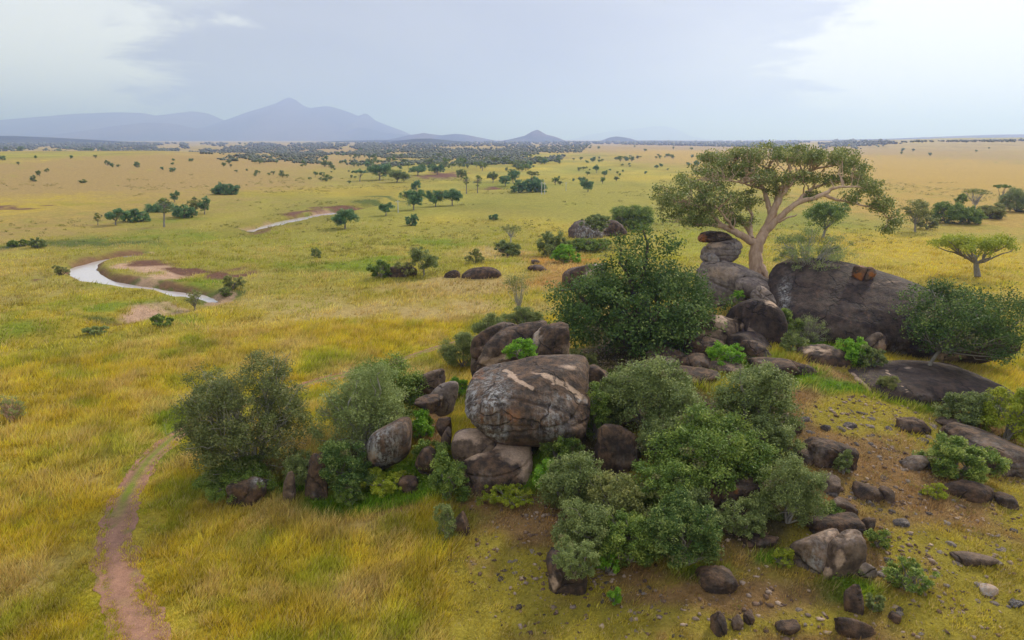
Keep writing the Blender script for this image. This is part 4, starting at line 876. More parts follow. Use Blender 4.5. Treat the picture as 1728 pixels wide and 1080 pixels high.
# stones scattered over the slope
def stones(region, n, label, group, mat, s0, s1, seed):
    r = np.random.default_rng(seed); poly = np.array(region, float)
    protos = []
    for q in range(4):
        P, Fc = rock_shape(3, seed * 10 + q, 7, 9, .14); P[P[:, 2] < 0, 2] *= .8
        protos.append(mesh('stone', P * np.array([1, r.uniform(.6, .9), r.uniform(.4, .75)]), Fc, M[mat], vcol={'wear': np.tile([r.random() * .3, r.random() * .5, 0], (len(P), 1))}, smooth=True))
    U = r.uniform(poly[:, 0].min(), poly[:, 0].max(), n * 8); W = r.uniform(poly[:, 1].min(), poly[:, 1].max(), n * 8)
    ok = inside(U, W, poly) & (f2(U / 26., W / 20., 1., seed, 3) > -.12); U, W = U[ok][:n], W[ok][:n]; PP, _ = at(U, W)
    for k, p in enumerate(PP):
        s = r.uniform(0, 1) ** 2.2 * (s1 - s0) + s0
        o = link('stone', protos[k % 4], None, p - [0, 0, s * .28]); o.scale = (s, s, s * r.uniform(.8, 1.2)); o.rotation_euler = (r.uniform(-.3, .3), r.uniform(-.3, .3), r.uniform(0, 6.28))
        tag(o, label, 'stone', group)
stones([(1330, 670), (1400, 680), (1520, 700), (1600, 760), (1580, 860), (1480, 900), (1390, 860), (1340, 800)], 80, 'dark loose stone on the brown upper slope right of the thicket', 'dark stones on the upper slope', 'rock_small', .10, .52, 201)
stones([(1330, 660), (1420, 680), (1540, 690), (1600, 740), (1590, 880), (1480, 900), (1390, 860)], 46, 'pale loose stone on the brown upper slope right of the thicket', 'pale stones on the upper slope', 'rock_small_pale', .07, .34, 203)
stones([(1580, 840), (1728, 800), (1728, 1075), (1500, 1075), (1480, 960)], 60, 'pale stone lying in moss at the bottom right corner of the slope', 'pale stones in the moss', 'rock_small_pale', .06, .30, 205)
stones([(1580, 840), (1728, 800), (1728, 1075), (1500, 1075), (1480, 960)], 22, 'dark stone lying in moss at the bottom right corner of the slope', 'dark stones in the moss', 'rock_small', .06, .26, 207)
stones([(830, 850), (940, 850), (1000, 980), (1170, 985), (1330, 985), (1400, 1075), (880, 1075), (800, 950)], 52, 'small pale stone on the bare earth in front of the thicket', 'pale stones in front of the thicket', 'rock_small_pale', .05, .22, 209)
stones([(830, 850), (940, 850), (1000, 980), (1170, 985), (1330, 985), (1400, 1075), (880, 1075), (680, 960), (690, 860)], 34, 'small dark stone on the bare earth in front of the thicket', 'dark stones in front of the thicket', 'rock_small', .06, .28, 211)

def gravel():
    r = np.random.default_rng(99); n = 42000; rad = np.sqrt(r.uniform(24 ** 2, 66 ** 2, n)); a = r.uniform(-R(14), R(40), n); x = rad * np.sin(a); y = rad * np.cos(a)
    c, b = ground_colour(x, y); ok = (b > .6) & (r.random(n) < sstep(.8, .98, b) + .35) & (r.random(n) < .25 + .75 * sstep(-.1, .4, f2(x, y, 2.5, 91, 3))); x, y = x[ok], y[ok]; n = len(x)
    V0, F0 = ico(1); s = .03 + .13 * r.random(n) ** 3
    sh = 1 + .3 * r.normal(size=(n, len(V0), 1)); st = r.uniform(.6, 1.3, (n, 1, 3)) * [1, 1, .6]
    V = V0[None] * sh * st * s[:, None, None] + np.stack([x, y, height(x, y)], 1)[:, None]
    base = np.where((r.random(n) < .5)[:, None], np.array([[.34, .25, .19]]), np.array([[.155, .10, .07]])) * r.uniform(.6, 1.4, (n, 1))
    struct(link('gravel', mesh('gravel', V.reshape(-1, 3), (F0[None] + (np.arange(n) * len(V0))[:, None, None]).reshape(-1, 3), M['track'], vcol={'col': np.repeat(base, len(V0), 0)})), 'stuff')
gravel()
# ------------------------------------------------------------------ the old fig tree on the ridge
def fig():
    r = np.random.default_rng(5); T0 = 77.
    def P3(u, v, dy=0.): d = ray(u, v); return CAM + d * (T0 + dy)
    base = P3(1279, 466)
    lim = [  # limbs: pixel, depth offset, radius (m)
        ([(1279, 478, 0, 1.15), (1278, 466, 0, .92), (1277, 452, 0, .8), (1275, 430, 0, .70), (1279, 408, 0, .68)]),
        ([(1275, 412, 0, .50), (1262, 404, -.3, .42), (1240, 390, -.9, .36), (1218, 380, -1.4, .30), (1195, 378, -1.8, .2), (1172, 381, -2., .1)]),
        ([(1279, 410, 0, .62), (1291, 390, .2, .52), (1301, 368, .3, .46), (1308, 350, .2, .40), (1318, 330, .3, .33), (1328, 318, .4, .26), (1345, 300, .8, .2), (1375, 284, 1.2, .15), (1405, 280, 1.6, .08)]),
        ([(1290, 392, .2, .42), (1304, 378, -.4, .38), (1325, 358, -1., .34), (1345, 342, -1.5, .30), (1372, 335, -1.9, .26), (1392, 327, -2.2, .22), (1405, 318, -2.4, .17), (1430, 314, -2.6, .1), (1460, 318, -2.6, .06)]),
        ([(1390, 329, -2.1, .2), (1415, 338, -2.2, .13), (1450, 345, -2.2, .1), (1480, 352, -2., .07), (1500, 368, -1.8, .05)]),
        ([(1345, 342, -1.5, .24), (1358, 328, -.6, .2), (1372, 318, 0., .17), (1395, 309, .5, .13), (1425, 305, .9, .08), (1455, 303, 1.2, .05)]),
        ([(1301, 368, .3, .34), (1297, 345, .9, .28), (1289, 320, 1.6, .23), (1278, 300, 2.2, .17), (1262, 282, 2.8, .12), (1245, 270, 3.2, .07)]),
        ([(1308, 350, .2, .26), (1312, 330, 1.2, .21), (1308, 300, 2.2, .16), (1300, 287, 2.6, .13), (1280, 277, 2.9, .09)]),
        ([(1318, 330, .3, .2), (1322, 305, 1.6, .15), (1330, 282, 2.4, .1), (1345, 264, 2.9, .06)]),
        ([(1268, 402, -.2, .26), (1265, 380, .8, .2), (1270, 362, 1.6, .16), (1258, 348, 2.4, .11), (1240, 335, 3., .07)]),
        ([(1272, 404, .4, .2), (1256, 378, 1.8, .17), (1240, 362, 2.8, .12), (1222, 350, 3.4, .07)]),
        ([(1218, 380, -1.4, .2), (1205, 365, -2.2, .15), (1188, 352, -2.8, .1), (1165, 345, -3.2, .06)]),
        ([(1240, 390, -.9, .17), (1228, 372, -2.4, .14), (1212, 352, -3.4, .1), (1195, 335, -4., .06)]),
        ([(1289, 320, 1.6, .16), (1262, 312, .2, .12), (1235, 305, -1., .08), (1205, 305, -1.8, .05)]),
        ([(1304, 378, -.4, .17), (1325, 369, -1.2, .12), (1345, 362, -1.6, .06)]),
        ([(1372, 318, 0., .13), (1376, 300, .8, .09), (1392, 285, 1.6, .06)]),
    ]
    g = Geo(); nodes = []
    for L in lim:
        a = np.array(L, float); k = np.arange(len(a)); s = np.linspace(0, len(a) - 1, len(a) * 4)
        q = np.stack([np.interp(s, k, a[:, i]) for i in range(4)], 1)
        for _ in range(2): q[1:-1] = (q[:-2] + 2 * q[1:-1] + q[2:]) / 4
        W = np.array([P3(*x[:3]) for x in q]); W[1:-1] += r.normal(0, .04, (len(W) - 2, 3))
        tube(g, W, q[:, 3], 10)
        for w_, x in zip(W, q):
            if x[3] < .36: nodes.append((w_, x[3]))
    for th, q in ((.4, .9), (2.2, 1.1), (3.9, .8), (5.2, 1.)):
        o = np.array([cos(th), sin(th), 0]); tube(g, bez(base + o * .35 + [0, 0, 1.2], base + o * 1.9 * q - [0, 0, .9], .12, 6, .03, r), [.34, .32, .28, .22, .16, .08], 7)
    NP = np.array([n_[0] for n_ in nodes]); NR = np.array([n_[1] for n_ in nodes])
    # foliage masses: pixel centre, half sizes in pixels, depth offset, half depth (m), weight
    mass = [(1160, 338, 50, 34, -2, 4, 1.1), (1190, 303, 50, 26, 0, 5, 1.1), (1232, 278, 48, 24, 2, 5, 1.1), (1212, 340, 44, 26, -2, 4, .8), (1288, 258, 52, 14, 2, 5, 1.), (1345, 262, 48, 15, 2, 5, .95), (1408, 266, 48, 14, 1.5, 4.5, 1.), (1440, 292, 30, 26, 1, 4, .75),
            (1345, 300, 36, 10, -1, 3.5, .5), (1292, 300, 30, 16, 0, 4, .6), (1262, 340, 28, 20, 3, 3, .5), (1130, 352, 24, 24, -2, 3, .5), (1180, 372, 34, 10, -2.5, 3, .4), (1470, 318, 24, 14, -1, 3, .38), (1488, 346, 22, 14, -2, 2, .33), (1508, 368, 14, 14, -2, 1.5, .25), (1440, 332, 16, 10, -2.4, 2, .25),
            (1392, 302, 34, 9, .5, 3, .35), (1235, 372, 18, 9, 2, 2, .22), (1310, 322, 22, 9, 2, 2.5, .25), (1370, 330, 12, 8, -1, 1.5, .12), (1200, 265, 20, 8, 2, 3, .2), (1270, 285, 50, 20, 3, 4, .5), (1118, 330, 18, 16, -1, 2, .25), (1255, 375, 26, 6, 1, 2, .15), (1497, 385, 10, 8, -2, 1, .1)]
    nc = 900; w = np.array([m[6] for m in mass]); idx = r.choice(len(mass), nc, p=w / w.sum()); Cc = []; Dd = []
    for i in idx:
        u, v, ru, rv, dy, hd, _ = mass[i]; d = r.normal(size=3); d /= np.linalg.norm(d); q = .35 + .65 * r.random() ** .5
        Cc.append(P3(u + d[0] * ru * q, v - d[2] * rv * q, dy + d[1] * hd * q)); Dd.append(d * [.7, .7, 1] + [0, 0, .35])
    Cc = np.array(Cc); Dd = np.array(Dd); Dd /= np.linalg.norm(Dd, axis=1, keepdims=True)
    for c in Cc[: 460]:      # twigs carry the clumps
        dd = np.linalg.norm(NP - c, axis=1) + np.maximum(0, NP[:, 2] - c[2]) * .8; j = int(np.argmin(dd))
        if dd[j] < 7: tube(g, bez(NP[j], c, .05, 6, .05, r), np.linspace(min(.1, NR[j] * .6), .022, 6), 5)
    rad = r.uniform(.45, .95, nc)
    V, Q, Tt = leaves(Cc, Dd, rad, 46, .27, r, up=.4, outw=.45, rnd=.8, ground=False, squash=.6, aspect=.55, tips=.28, droop=.4)
    o = thing('fig_tree', 'large spreading fig tree with pale orange limbs and an open flat crown', 'tree', base)
    Vs, Fs, _ = g.arrays()
    link('trunk', mesh('trunk', Vs - base, Fs, M['bark_fig'], smooth=True), o)
    link('crown', mesh('crown', V - base, Q, M['leaf_fig'], fattr=Tt), o)
fig()

# ------------------------------------------------------------------ bushes of the kopje
shrub(932, 1232, 440, 630, 'leaf_dark', 'huge dome shaped dark leathery bush, biggest bush of the hill', leaf=.29, dens=.72, lumps=17, extra=[(1015, 1160, 384, 520), (975, 1200, 420, 590)], k=.8, crad=.15, stems=26, inner=.62, aspect=.55, bark='bark_dark', tips=.38, name='bush', cat='bush')
# left cluster
shrub(312, 518, 612, 838, 'leaf_thorn', 'wide grey-green thorn tree with bare grey branches showing in its crown', name='thorn_tree', cat='tree', leaf=.18, dens=.72, aspect=.4, lumps=13, stems=34, bare=150, bark='bark_pale', crad=.12, inner=.55, fol='crown', stem_r=.05, t=43, tips=.25)
shrub(536, 690, 628, 790, 'leaf_pale', 'airy pale grey-green tree with crooked white limbs', name='thorn_tree', cat='tree', leaf=.16, dens=.7, aspect=.4, lumps=10, stems=18, bare=30, bark='bark_pale', crad=.13, inner=.5, fol='crown', t=45, stem_r=.07)
shrub(582, 716, 596, 735, 'leaf_mid', 'dark green tree with yellow-green top behind the pale grey-green tree', name='tree', cat='tree', leaf=.17, t=48, lumps=8, stems=10, fol='crown', tips=.55, dens=.9)
shrub(536, 628, 742, 852, 'leaf_dark', 'dense dark green bush in front of the pale grey-green tree', name='bush', cat='bush', leaf=.13, t=41.5, lumps=7, tips=.45)
shrub(470, 560, 760, 830, 'leaf_grey', 'low grey bush beneath the crooked white limbs', name='bush', cat='bush', leaf=.11, t=43, lumps=5, dens=.7)
shrub(340, 470, 770, 845, 'leaf_mid', 'dark low bush under the skirt of the grey-green thorn tree', name='bush', cat='bush', leaf=.11, t=42.2, lumps=6, dens=.8)
shrub(684, 738, 690, 752, 'leaf_bright', 'bright green leafy bush right of the egg shaped boulder', leaf=.12, t=45, lumps=5)
shrub(694, 762, 735, 800, 'leaf_mid', 'mid green weedy bush between the egg shaped boulder and the tan boulder', leaf=.12, t=43, lumps=5, tips=.5)
shrub(722, 792, 770, 860, 'leaf_mid', 'tall leafy weed bush at the left foot of the tan boulder', leaf=.13, t=40.6, lumps=6, dens=.8, tips=.45)
shrub(735, 772, 848, 925, 'leaf_grey', 'slender blue-green weed beside the pointed dark rock', leaf=.11, lumps=4, dens=.7)
shrub(610, 700, 790, 838, 'leaf_yellow', 'low yellow-green weeds spreading below the egg shaped boulder', leaf=.11, lumps=5, dens=.7)
shrub(560, 620, 815, 862, 'leaf_mid', 'low green weeds in front of the dense dark green bush', leaf=.1, lumps=4, dens=.7)
shrub(752, 790, 632, 684, 'leaf_bright', 'bright green bush squeezed against the left end of the loaf boulder', leaf=.13, t=47, lumps=4)
# behind the loaf boulder
shrub(746, 815, 556, 638, 'leaf_grey', 'round dark grey-green spiky bush at the left end of the shelf rocks', leaf=.2, t=57, lumps=5, aspect=.25, tips=.5, up=.7)
shrub(792, 862, 528, 585, 'leaf_grey', 'grey-green spiky bush along the top of the shelf rocks', leaf=.2, t=60, lumps=5, aspect=.25, tips=.5, dens=.8)
shrub(846, 925, 518, 566, 'leaf_grey', 'pale grey scrub bush between the shelf rocks and the big dark bush', leaf=.2, t=61, lumps=5, aspect=.25, dens=.7, bark='bark_grey', bare=20)
shrub(852, 908, 572, 618, 'leaf_bright', 'vivid green round shrub growing on the shelf rock', leaf=.13, t=51, lumps=6, dens=1.1, zoff=.7)
shrub(942, 1010, 588, 640, 'leaf_olive', 'olive scrub bush right of the white streaked shelf rock', leaf=.14, t=53, lumps=5, dens=.8)
# the front thicket
shrub(1008, 1182, 604, 752, 'leaf_grey', 'broad grey-green bush at the top left of the thicket', name='bush', cat='bush', leaf=.165, lumps=10)
shrub(1208, 1345, 612, 772, 'leaf_grey', 'broad grey-green bush at the top right of the thicket', name='bush', cat='bush', leaf=.165, lumps=10)
shrub(1112, 1292, 700, 850, 'leaf_mid', 'large fresh green bush filling the middle of the thicket', name='bush', cat='bush', leaf=.165, lumps=12, tips=.4)
shrub(1072, 1160, 700, 800, 'leaf_grey', 'rounded grey-green bush standing right of the smooth dark rock face', name='bush', cat='bush', leaf=.125, t=42, lumps=7)
shrub(914, 1020, 762, 892, 'leaf_grey', 'grey-green bush at the left tip of the thicket', name='bush', cat='bush', leaf=.14, lumps=7)
shrub(980, 1092, 792, 915, 'leaf_olive', 'olive-green bush below the smooth dark rock face', name='bush', cat='bush', leaf=.14, lumps=7)
shrub(1060, 1180, 774, 890, 'leaf_mid', 'fresh green bush left of the rust streaked boulder', name='bush', cat='bush', leaf=.14, lumps=7)
shrub(1008, 1118, 858, 968, 'leaf_mid', 'leafy green bush at the front bottom of the thicket', name='bush', cat='bush', leaf=.13, lumps=7, tips=.5)
shrub(1092, 1218, 840, 978, 'leaf_dark', 'glossy dark green bush with pale leaf rosettes at the thicket foot', name='bush', cat='bush', leaf=.17, t=34.5, lumps=9, tips=.8, aspect=.35, up=.7)
shrub(1278, 1388, 775, 905, 'leaf_grey', 'soft grey-green bush at the right end of the thicket', name='bush', cat='bush', leaf=.11, t=38, lumps=8, crad=.13)
shrub(1205, 1290, 848, 915, 'leaf_grey', 'small grey-green bush below the rust streaked boulder', leaf=.11, t=36.3, lumps=6)
shrub(910, 985, 715, 800, 'leaf_mid', 'green leafy bush tucked under the right end of the loaf boulder', leaf=.14, t=43, lumps=6, tips=.5)
shrub(985, 1030, 650, 760, 'leaf_mid', 'tall green bush between the loaf boulder and the thicket', leaf=.13, t=45, lumps=5, tips=.45)
shrub(890, 962, 775, 838, 'leaf_bright', 'bright leafy weeds right of the wide tan boulder', leaf=.12, t=40.5, lumps=5, dens=.8)
shrub(800, 905, 815, 858, 'leaf_yellow', 'yellow-green weeds along the front foot of the wide tan boulder', leaf=.1, lumps=6, dens=.55)
shrub(930, 1006, 908, 985, 'leaf_pale', 'round pale grey bush growing over a dark boulder', leaf=.085, t=32.9, lumps=6, crad=.12, tips=.2, zoff=.8)
shrub(1008, 1048, 930, 975, 'leaf_bright', 'bright green broad-leaved weed right of the round pale grey bush', leaf=.13, lumps=4, dens=.7)
shrub(1024, 1052, 992, 1026, 'leaf_bright', 'single small vivid green tuft on bare earth', leaf=.08, lumps=4)
shrub(1000, 1062, 640, 722, 'leaf_mid', 'leafy bush touching the right end of the loaf boulder', name='bush', cat='bush', leaf=.15, lumps=8)
shrub(1240, 1345, 705, 800, 'leaf_grey', 'grey-green bush on the right flank of the thicket', name='bush', cat='bush', leaf=.14, lumps=8)
shrub(940, 1062, 842, 955, 'leaf_grey', 'grey-green bush at the lower left corner of the thicket', name='bush', cat='bush', leaf=.13, lumps=7)
shrub(1120, 1200, 812, 900, 'leaf_grey', 'small grey-green bush above the glossy dark bush', name='bush', cat='bush', leaf=.13, lumps=6)
# small plants on the slope
shrub(1560, 1678, 735, 818, 'leaf_mid', 'big-leaved pale green shrub on the stony slope', leaf=.19, t=42, lumps=8, tips=.85, aspect=.42, up=.7)
shrub(1408, 1440, 760, 808, 'leaf_grey', 'small grey shrub beside the bedded flat rock', leaf=.1, lumps=4)
shrub(1500, 1575, 942, 1010, 'leaf_mid', 'dark spiky-leaved plant with yellow tips standing alone on the lower slope', leaf=.17, lumps=6, tips=.7, aspect=.3, dens=.55, up=.8, stems=14)
shrub(1462, 1502, 888, 930, 'leaf_mid', 'small leafy plant between the split rock pair and the bare slope', leaf=.13, lumps=4, tips=.8, aspect=.35, dens=.7)
shrub(1460, 1494, 1000, 1038, 'leaf_grey', 'small blue-green plant in the bright grass below the split pair', leaf=.09, lumps=4)
shrub(1340, 1420, 838, 880, 'leaf_mid', 'low dark green bush against the lower right of the thicket', leaf=.1, lumps=4, dens=.8)
shrub(1300, 1345, 925, 962, 'leaf_yellow', 'yellow-green weeds left of the split rock pair', leaf=.09, lumps=4, dens=.7)
shrub(1555, 1600, 815, 848, 'leaf_yellow', 'yellow-green tuft left of the long blocky rock', leaf=.1, lumps=4, dens=.6)
shrub(1586, 1682, 660, 728, 'leaf_grey', 'grey-green bush below the end of the flat slab', name='bush', cat='bush', leaf=.15, t=47, lumps=7)
shrub(1660, 1745, 655, 760, 'leaf_yellow', 'yellow-green bush at the right edge below the flat slab', name='bush', cat='bush', leaf=.16, t=46, lumps=7)
shrub(1478, 1522, 630, 672, 'leaf_olive', 'small pale green grass tussock growing in the crack of the flat slab', leaf=.14, t=53, lumps=4, aspect=.2, up=.2)
shrub(1408, 1470, 568, 626, 'leaf_bright', 'vivid green round shrub at the foot of the great dome', leaf=.15, t=57, lumps=7, dens=1.1)
shrub(1446, 1492, 580, 636, 'leaf_grey', 'grey-green shrub touching the vivid green one at the dome foot', leaf=.15, t=56, lumps=5)
shrub(1300, 1356, 522, 582, 'leaf_mid', 'green bush in the cleft between the ridge and the great dome', leaf=.16, t=62, lumps=5, tips=.5)
shrub(1315, 1365, 560, 605, 'leaf_grey', 'grey bush at the lower end of the cleft beside the dome', leaf=.15, t=59.5, lumps=5)
shrub(1192, 1262, 580, 625, 'leaf_bright', 'bright green weeds between the oval boulder and the rock ramp', leaf=.14, t=56, lumps=6, dens=.7)
shrub(1236, 1258, 488, 508, 'leaf_bright', 'tiny green bush growing on the ridge rock', leaf=.13, t=67, lumps=3, zoff=.8)
shrub(1290, 1320, 468, 520, 'leaf_olive', 'green scrub at the roots of the fig tree', leaf=.16, t=70, lumps=4, dens=.7)
shrub(1336, 1400, 530, 592, 'leaf_pale', 'tangle of dead grey brushwood at the foot of the dome', name='brushwood', leaf=.1, dens=.08, t=60, lumps=5, stems=60, bare=120, bark='bark_grey', stem_r=.025)
shrub(1500, 1580, 548, 612, 'leaf_pale', 'grey dead brush hanging below the right dark tree', name='brushwood', leaf=.1, dens=.12, t=59.5, lumps=5, stems=60, bare=120, bark='bark_grey', stem_r=.03)
shrub(1290, 1440, 378, 478, 'leaf_pale', 'straggly half bare bush with grey twigs on top of the great dome', name='bush', cat='bush', leaf=.16, dens=.16, t=on(DOME, 1365, 455), lumps=8, stems=40, bare=90, bark='bark_pale', stem_r=.035, zoff=.8, inner=.3)
# trees on the right
tree(1512, 1750, 456, 612, 642, 1545, 'leaf_dark', 'dark green tree with bare white twigs leaning over the right end of the dome', t=57, leaf=.22, dens=.6, k=.8, lumps=12, limbs=70, bark='bark_grey', tr=.13, fork=.5, aspect=.5, tips=.5, flat=1., crad=.17, poke=.5)
tree(1578, 1716, 388, 440, 464, 1650, 'leaf_yellow', 'small flat-topped yellow-green tree standing in the grass beyond the dome', leaf=.34, t=112, flat=.4, limbs=16, tr=.34, crad=.2, dens=.62, fork=.4, tips=.2, bark='bark_grey')
tree(1354, 1438, 337, 382, 402, 1388, 'leaf_mid', 'round green tree seen under the right limbs of the fig tree', leaf=.42, dens=.9, limbs=8, tips=.25)
tree(1516, 1570, 332, 378, 392, 1545, 'leaf_olive', 'rounded grey-olive bush tree right of the fig crown tip', leaf=.42, dens=.7, limbs=10)
# ------------------------------------------------------------------ trees and bushes out on the plain
G0 = None
shrub(620, 664, 437, 476, 'leaf_mid', 'green bush at the left end of the rock row on the grassland', name='bush', cat='bush', leaf=.24, lumps=5)
tree(694, 740, 410, 452, 466, 716, 'leaf_grey', 'dusky grey-green tree rising behind the low purple rock on the grassland', leaf=.25, lumps=6, flat=1.)
shrub(664, 704, 438, 474, 'leaf_olive', 'thin olive scrub in front of the dusky grey-green tree', leaf=.24, dens=.35, bare=20, lumps=4)
shrub(786, 818, 420, 450, 'leaf_olive', 'small olive scrub behind the long purple whaleback rock', leaf=.24, dens=.7, lumps=4)
tree(843, 882, 376, 398, 414, 862, 'leaf_olive', 'thin straw coloured sapling rising out of a dark bush', leaf=.26, dens=.25, limbs=22, umbrella=True, bark='bark_pale', fork=.5)
shrub(834, 882, 404, 438, 'leaf_grey', 'dark grey-green bush at the foot of the straw coloured sapling', name='bush', cat='bush', leaf=.26, lumps=5)
shrub(906, 954, 386, 444, 'leaf_grey', 'tall grey-green bush left of the far outcrop', name='bush', cat='bush', leaf=.26, lumps=6)
shrub(930, 978, 414, 450, 'leaf_bright', 'bright green bush beside the tall grey-green one below the far outcrop', name='bush', cat='bush', leaf=.24, lumps=5)
shrub(978, 1030, 362, 392, 'leaf_grey', 'low grey-green bush on top of the far outcrop', name='bush', cat='bush', leaf=.3, t=143, lumps=5, zoff=.7)
shrub(1028, 1102, 346, 396, 'leaf_mid', 'broad green bush crowning the right end of the far outcrop', name='bush', cat='bush', leaf=.3, t=145, lumps=7, tips=.5)
shrub(955, 1035, 402, 428, 'leaf_mid', 'low green bush strip along the foot of the far outcrop', name='bush', cat='bush', leaf=.26, t=128, lumps=7)
tree(846, 902, 452, 500, 536, 876, 'leaf_olive', 'slender yellow-green sapling with bare twigs in the tan grass', leaf=.2, dens=.16, limbs=24, bark='bark_pale', fork=.35, tr=.07)
shrub(522, 544, 418, 438, 'leaf_grey', 'small dark bush alone in the grass between the river reaches', leaf=.25, lumps=4, dens=.7)
shrub(46, 78, 401, 422, 'leaf_grey', 'small grey bush left of the dark green marsh', leaf=.28, lumps=4)
shrub(14, 48, 404, 418, 'leaf_mid', 'flat green bush at the left end of the dark green marsh', leaf=.28, lumps=4)
tree(308, 348, 488, 508, 524, 330, 'leaf_olive', 'small bare-twigged tree on the bank where the river ends', leaf=.2, dens=.3, limbs=24, bark='bark_grey', fork=.35)
shrub(372, 412, 462, 494, 'leaf_olive', 'olive scrub at the end of the red river bank', leaf=.22, lumps=5, dens=.6)
shrub(370, 392, 484, 502, 'leaf_grey', 'little dark bush below the olive scrub on the river bank', leaf=.22, lumps=4)
shrub(250, 292, 530, 556, 'leaf_mid', 'green bush on the dry sand below the river', leaf=.2, lumps=5, dens=.8)
shrub(88, 116, 448, 468, 'leaf_olive', 'reddish scrub clinging to the outer bank of the river bend', leaf=.22, dens=.5, lumps=4, bare=25, bark='bark_dark')
shrub(-4, 40, 664, 722, 'leaf_pale', 'pinkish grey bare bush at the left edge of the grassland', name='bush', cat='bush', leaf=.12, dens=.25, bare=90, stems=40, bark='bark_fig', lumps=5)
shrub(138, 182, 548, 570, 'leaf_pale', 'pale grey low scrub in the green hollow', leaf=.18, dens=.5, bare=30, lumps=4)
# the clump with the fan palm
tree(176, 216, 350, 376, 380, 195, 'leaf_far', 'dark rounded tree at the left end of the fan palm clump', leaf=0.32, flat=1.)
shrub(204, 252, 354, 378, 'leaf_far', 'low dark bush between the rounded tree and the fan palm', name='bush', cat='bush', leaf=0.32)
tree(246, 296, 334, 374, 378, 268, 'leaf_far', 'tall dark tree directly behind the fan palm', leaf=0.32, flat=1., t=212)
shrub(286, 328, 346, 372, 'leaf_far', 'low green bush right of the fan palm', name='bush', cat='bush', leaf=0.32)
tree(316, 344, 331, 354, 360, 330, 'leaf_olive', 'olive tree in the fan palm clump beside the dark end tree', leaf=0.32, flat=1.)
tree(333, 357, 330, 358, 362, 345, 'leaf_far', 'dark tree at the right end of the fan palm clump', leaf=0.32, flat=1.)
tree(158, 172, 358, 370, 380, 165, 'leaf_olive', 'thin olive tree just left of the fan palm clump', leaf=0.29, dens=.6)
tree(286, 304, 320, 336, 341, 295, 'leaf_far', 'small dark tree standing behind the fan palm clump', leaf=0.32, flat=1.)
shrub(359, 401, 310, 332, 'leaf_far', 'solid dark bush like a hedge on the tan plain', name='bush', cat='bush', leaf=0.36, dens=1.2, tips=.1)
def palm(u, v0, vr, v1, label, group=None, seed=3):
    base, t = at(u, v1); top = CAM + ray(u, v0) * t; r = np.random.default_rng(seed)
    ctr = CAM + ray(u, (v0 + vr) / 2) * t; rad = (vr - v0) / 2 * t / F; g = Geo()
    tube(g, bez(base - [0, 0, .3], ctr, .01, 6, .01, r), [.28, .22, .2, .2, .22, .2], 7)
    V = []; Q = []; T = []; n = 0
    for k in range(46):       # fan leaves on stalks
        d = r.normal(size=3); d[2] = d[2] * .9 + .25; d /= np.linalg.norm(d); c = ctr + d * rad * .72
        tube(g, np.array([ctr, ctr + d * rad * .4, c]), [.05, .04, .03], 3)
        s = np.cross(d, [0, 0, 1]) + 1e-3; s /= np.linalg.norm(s); up = np.cross(s, d)
        for a in np.linspace(-1.2, 1.2, 9):
            e = d * cos(a) + s * sin(a) + up * r.normal(0, .12); tip = c + e * rad * .42; w_ = (s * cos(a) - d * sin(a)) * rad * .06
            V += [c, (c + tip) / 2 + w_, tip, (c + tip) / 2 - w_]; Q.append([n, n + 1, n + 2, n + 3]); n += 4; T.append(r.random())
    o = thing('fan_palm', label, 'palm', base, group); Vs, Fs, _ = g.arrays()
    link('trunk', mesh('trunk', Vs - base, Fs, M['bark_grey'], smooth=True), o); link('crown', mesh('crown', np.array(V) - base, np.array(Q), M['leaf_grey'], fattr=T), o)
palm(277, 334, 360, 383, 'fan palm with a pale trunk in front of the dark tree clump', seed=4)
palm(787, 298, 312, 327, 'left one of two tall fan palms on the middle plain', seed=6)
palm(806, 296, 314, 326, 'right one of two tall fan palms on the middle plain, the fuller crown', seed=8)
# single trees of the middle plain
tree(558, 606, 351, 382, 386, 582, 'leaf_far', 'dark round-crowned tree standing alone right of the upper river reach', leaf=0.27, dens=1.2, flat=1., lumps=7)
tree(637, 666, 340, 356, 364, 651, 'leaf_far', 'small dark tree on a thin trunk right of the round-crowned river tree', leaf=0.29)
shrub(682, 706, 364, 384, 'leaf_far', 'small dark bush alone in the pale grass, larger of a close pair', leaf=0.27, lumps=4)
shrub(691, 704, 361, 370, 'leaf_far', 'tiny dark bush just behind the larger bush of the pair', leaf=0.27, lumps=3)
tree(676, 721, 318, 350, 354, 698, 'leaf_far', 'dark green tree at the left of the close row of three', leaf=0.36, flat=1., dens=1.2, lumps=6)
tree(716, 754, 317, 345, 349, 735, 'leaf_far', 'dark tree in the middle of the close row of three', leaf=0.36, flat=1., dens=1.2, lumps=6)
tree(746, 780, 314, 343, 347, 763, 'leaf_far', 'darkest tree at the right of the close row of three', leaf=0.36, flat=1., dens=1.2, lumps=6, tips=.0)
tree(692, 713, 303, 320, 326, 704, 'leaf_far', 'small leaning dark tree behind the close row of three', leaf=0.36)
tree(592, 622, 284, 296, 306, 607, 'leaf_far', 'dark flat-topped tree left of the large dark grove tree', leaf=0.50, umbrella=True)
tree(616, 668, 275, 301, 304, 640, 'leaf_far', 'large dark grove tree, widest on the middle plain', leaf=0.54, flat=1., lumps=7)
tree(650, 692, 286, 304, 308, 670, 'leaf_grey', 'grey-green tree in front of the large dark grove tree', leaf=0.50, flat=1.)
tree(688, 722, 277, 293, 296, 705, 'leaf_far', 'dark bushy tree left of the bare red earth mound', leaf=0.58, flat=1.)
tree(724, 752, 277, 292, 295, 738, 'leaf_far', 'dark bushy tree behind the bare red earth mound', leaf=0.58, flat=1.)
tree(840, 866, 294, 312, 315, 853, 'leaf_far', 'dark tree, lower left one of a touching pair', leaf=0.47, flat=1.)
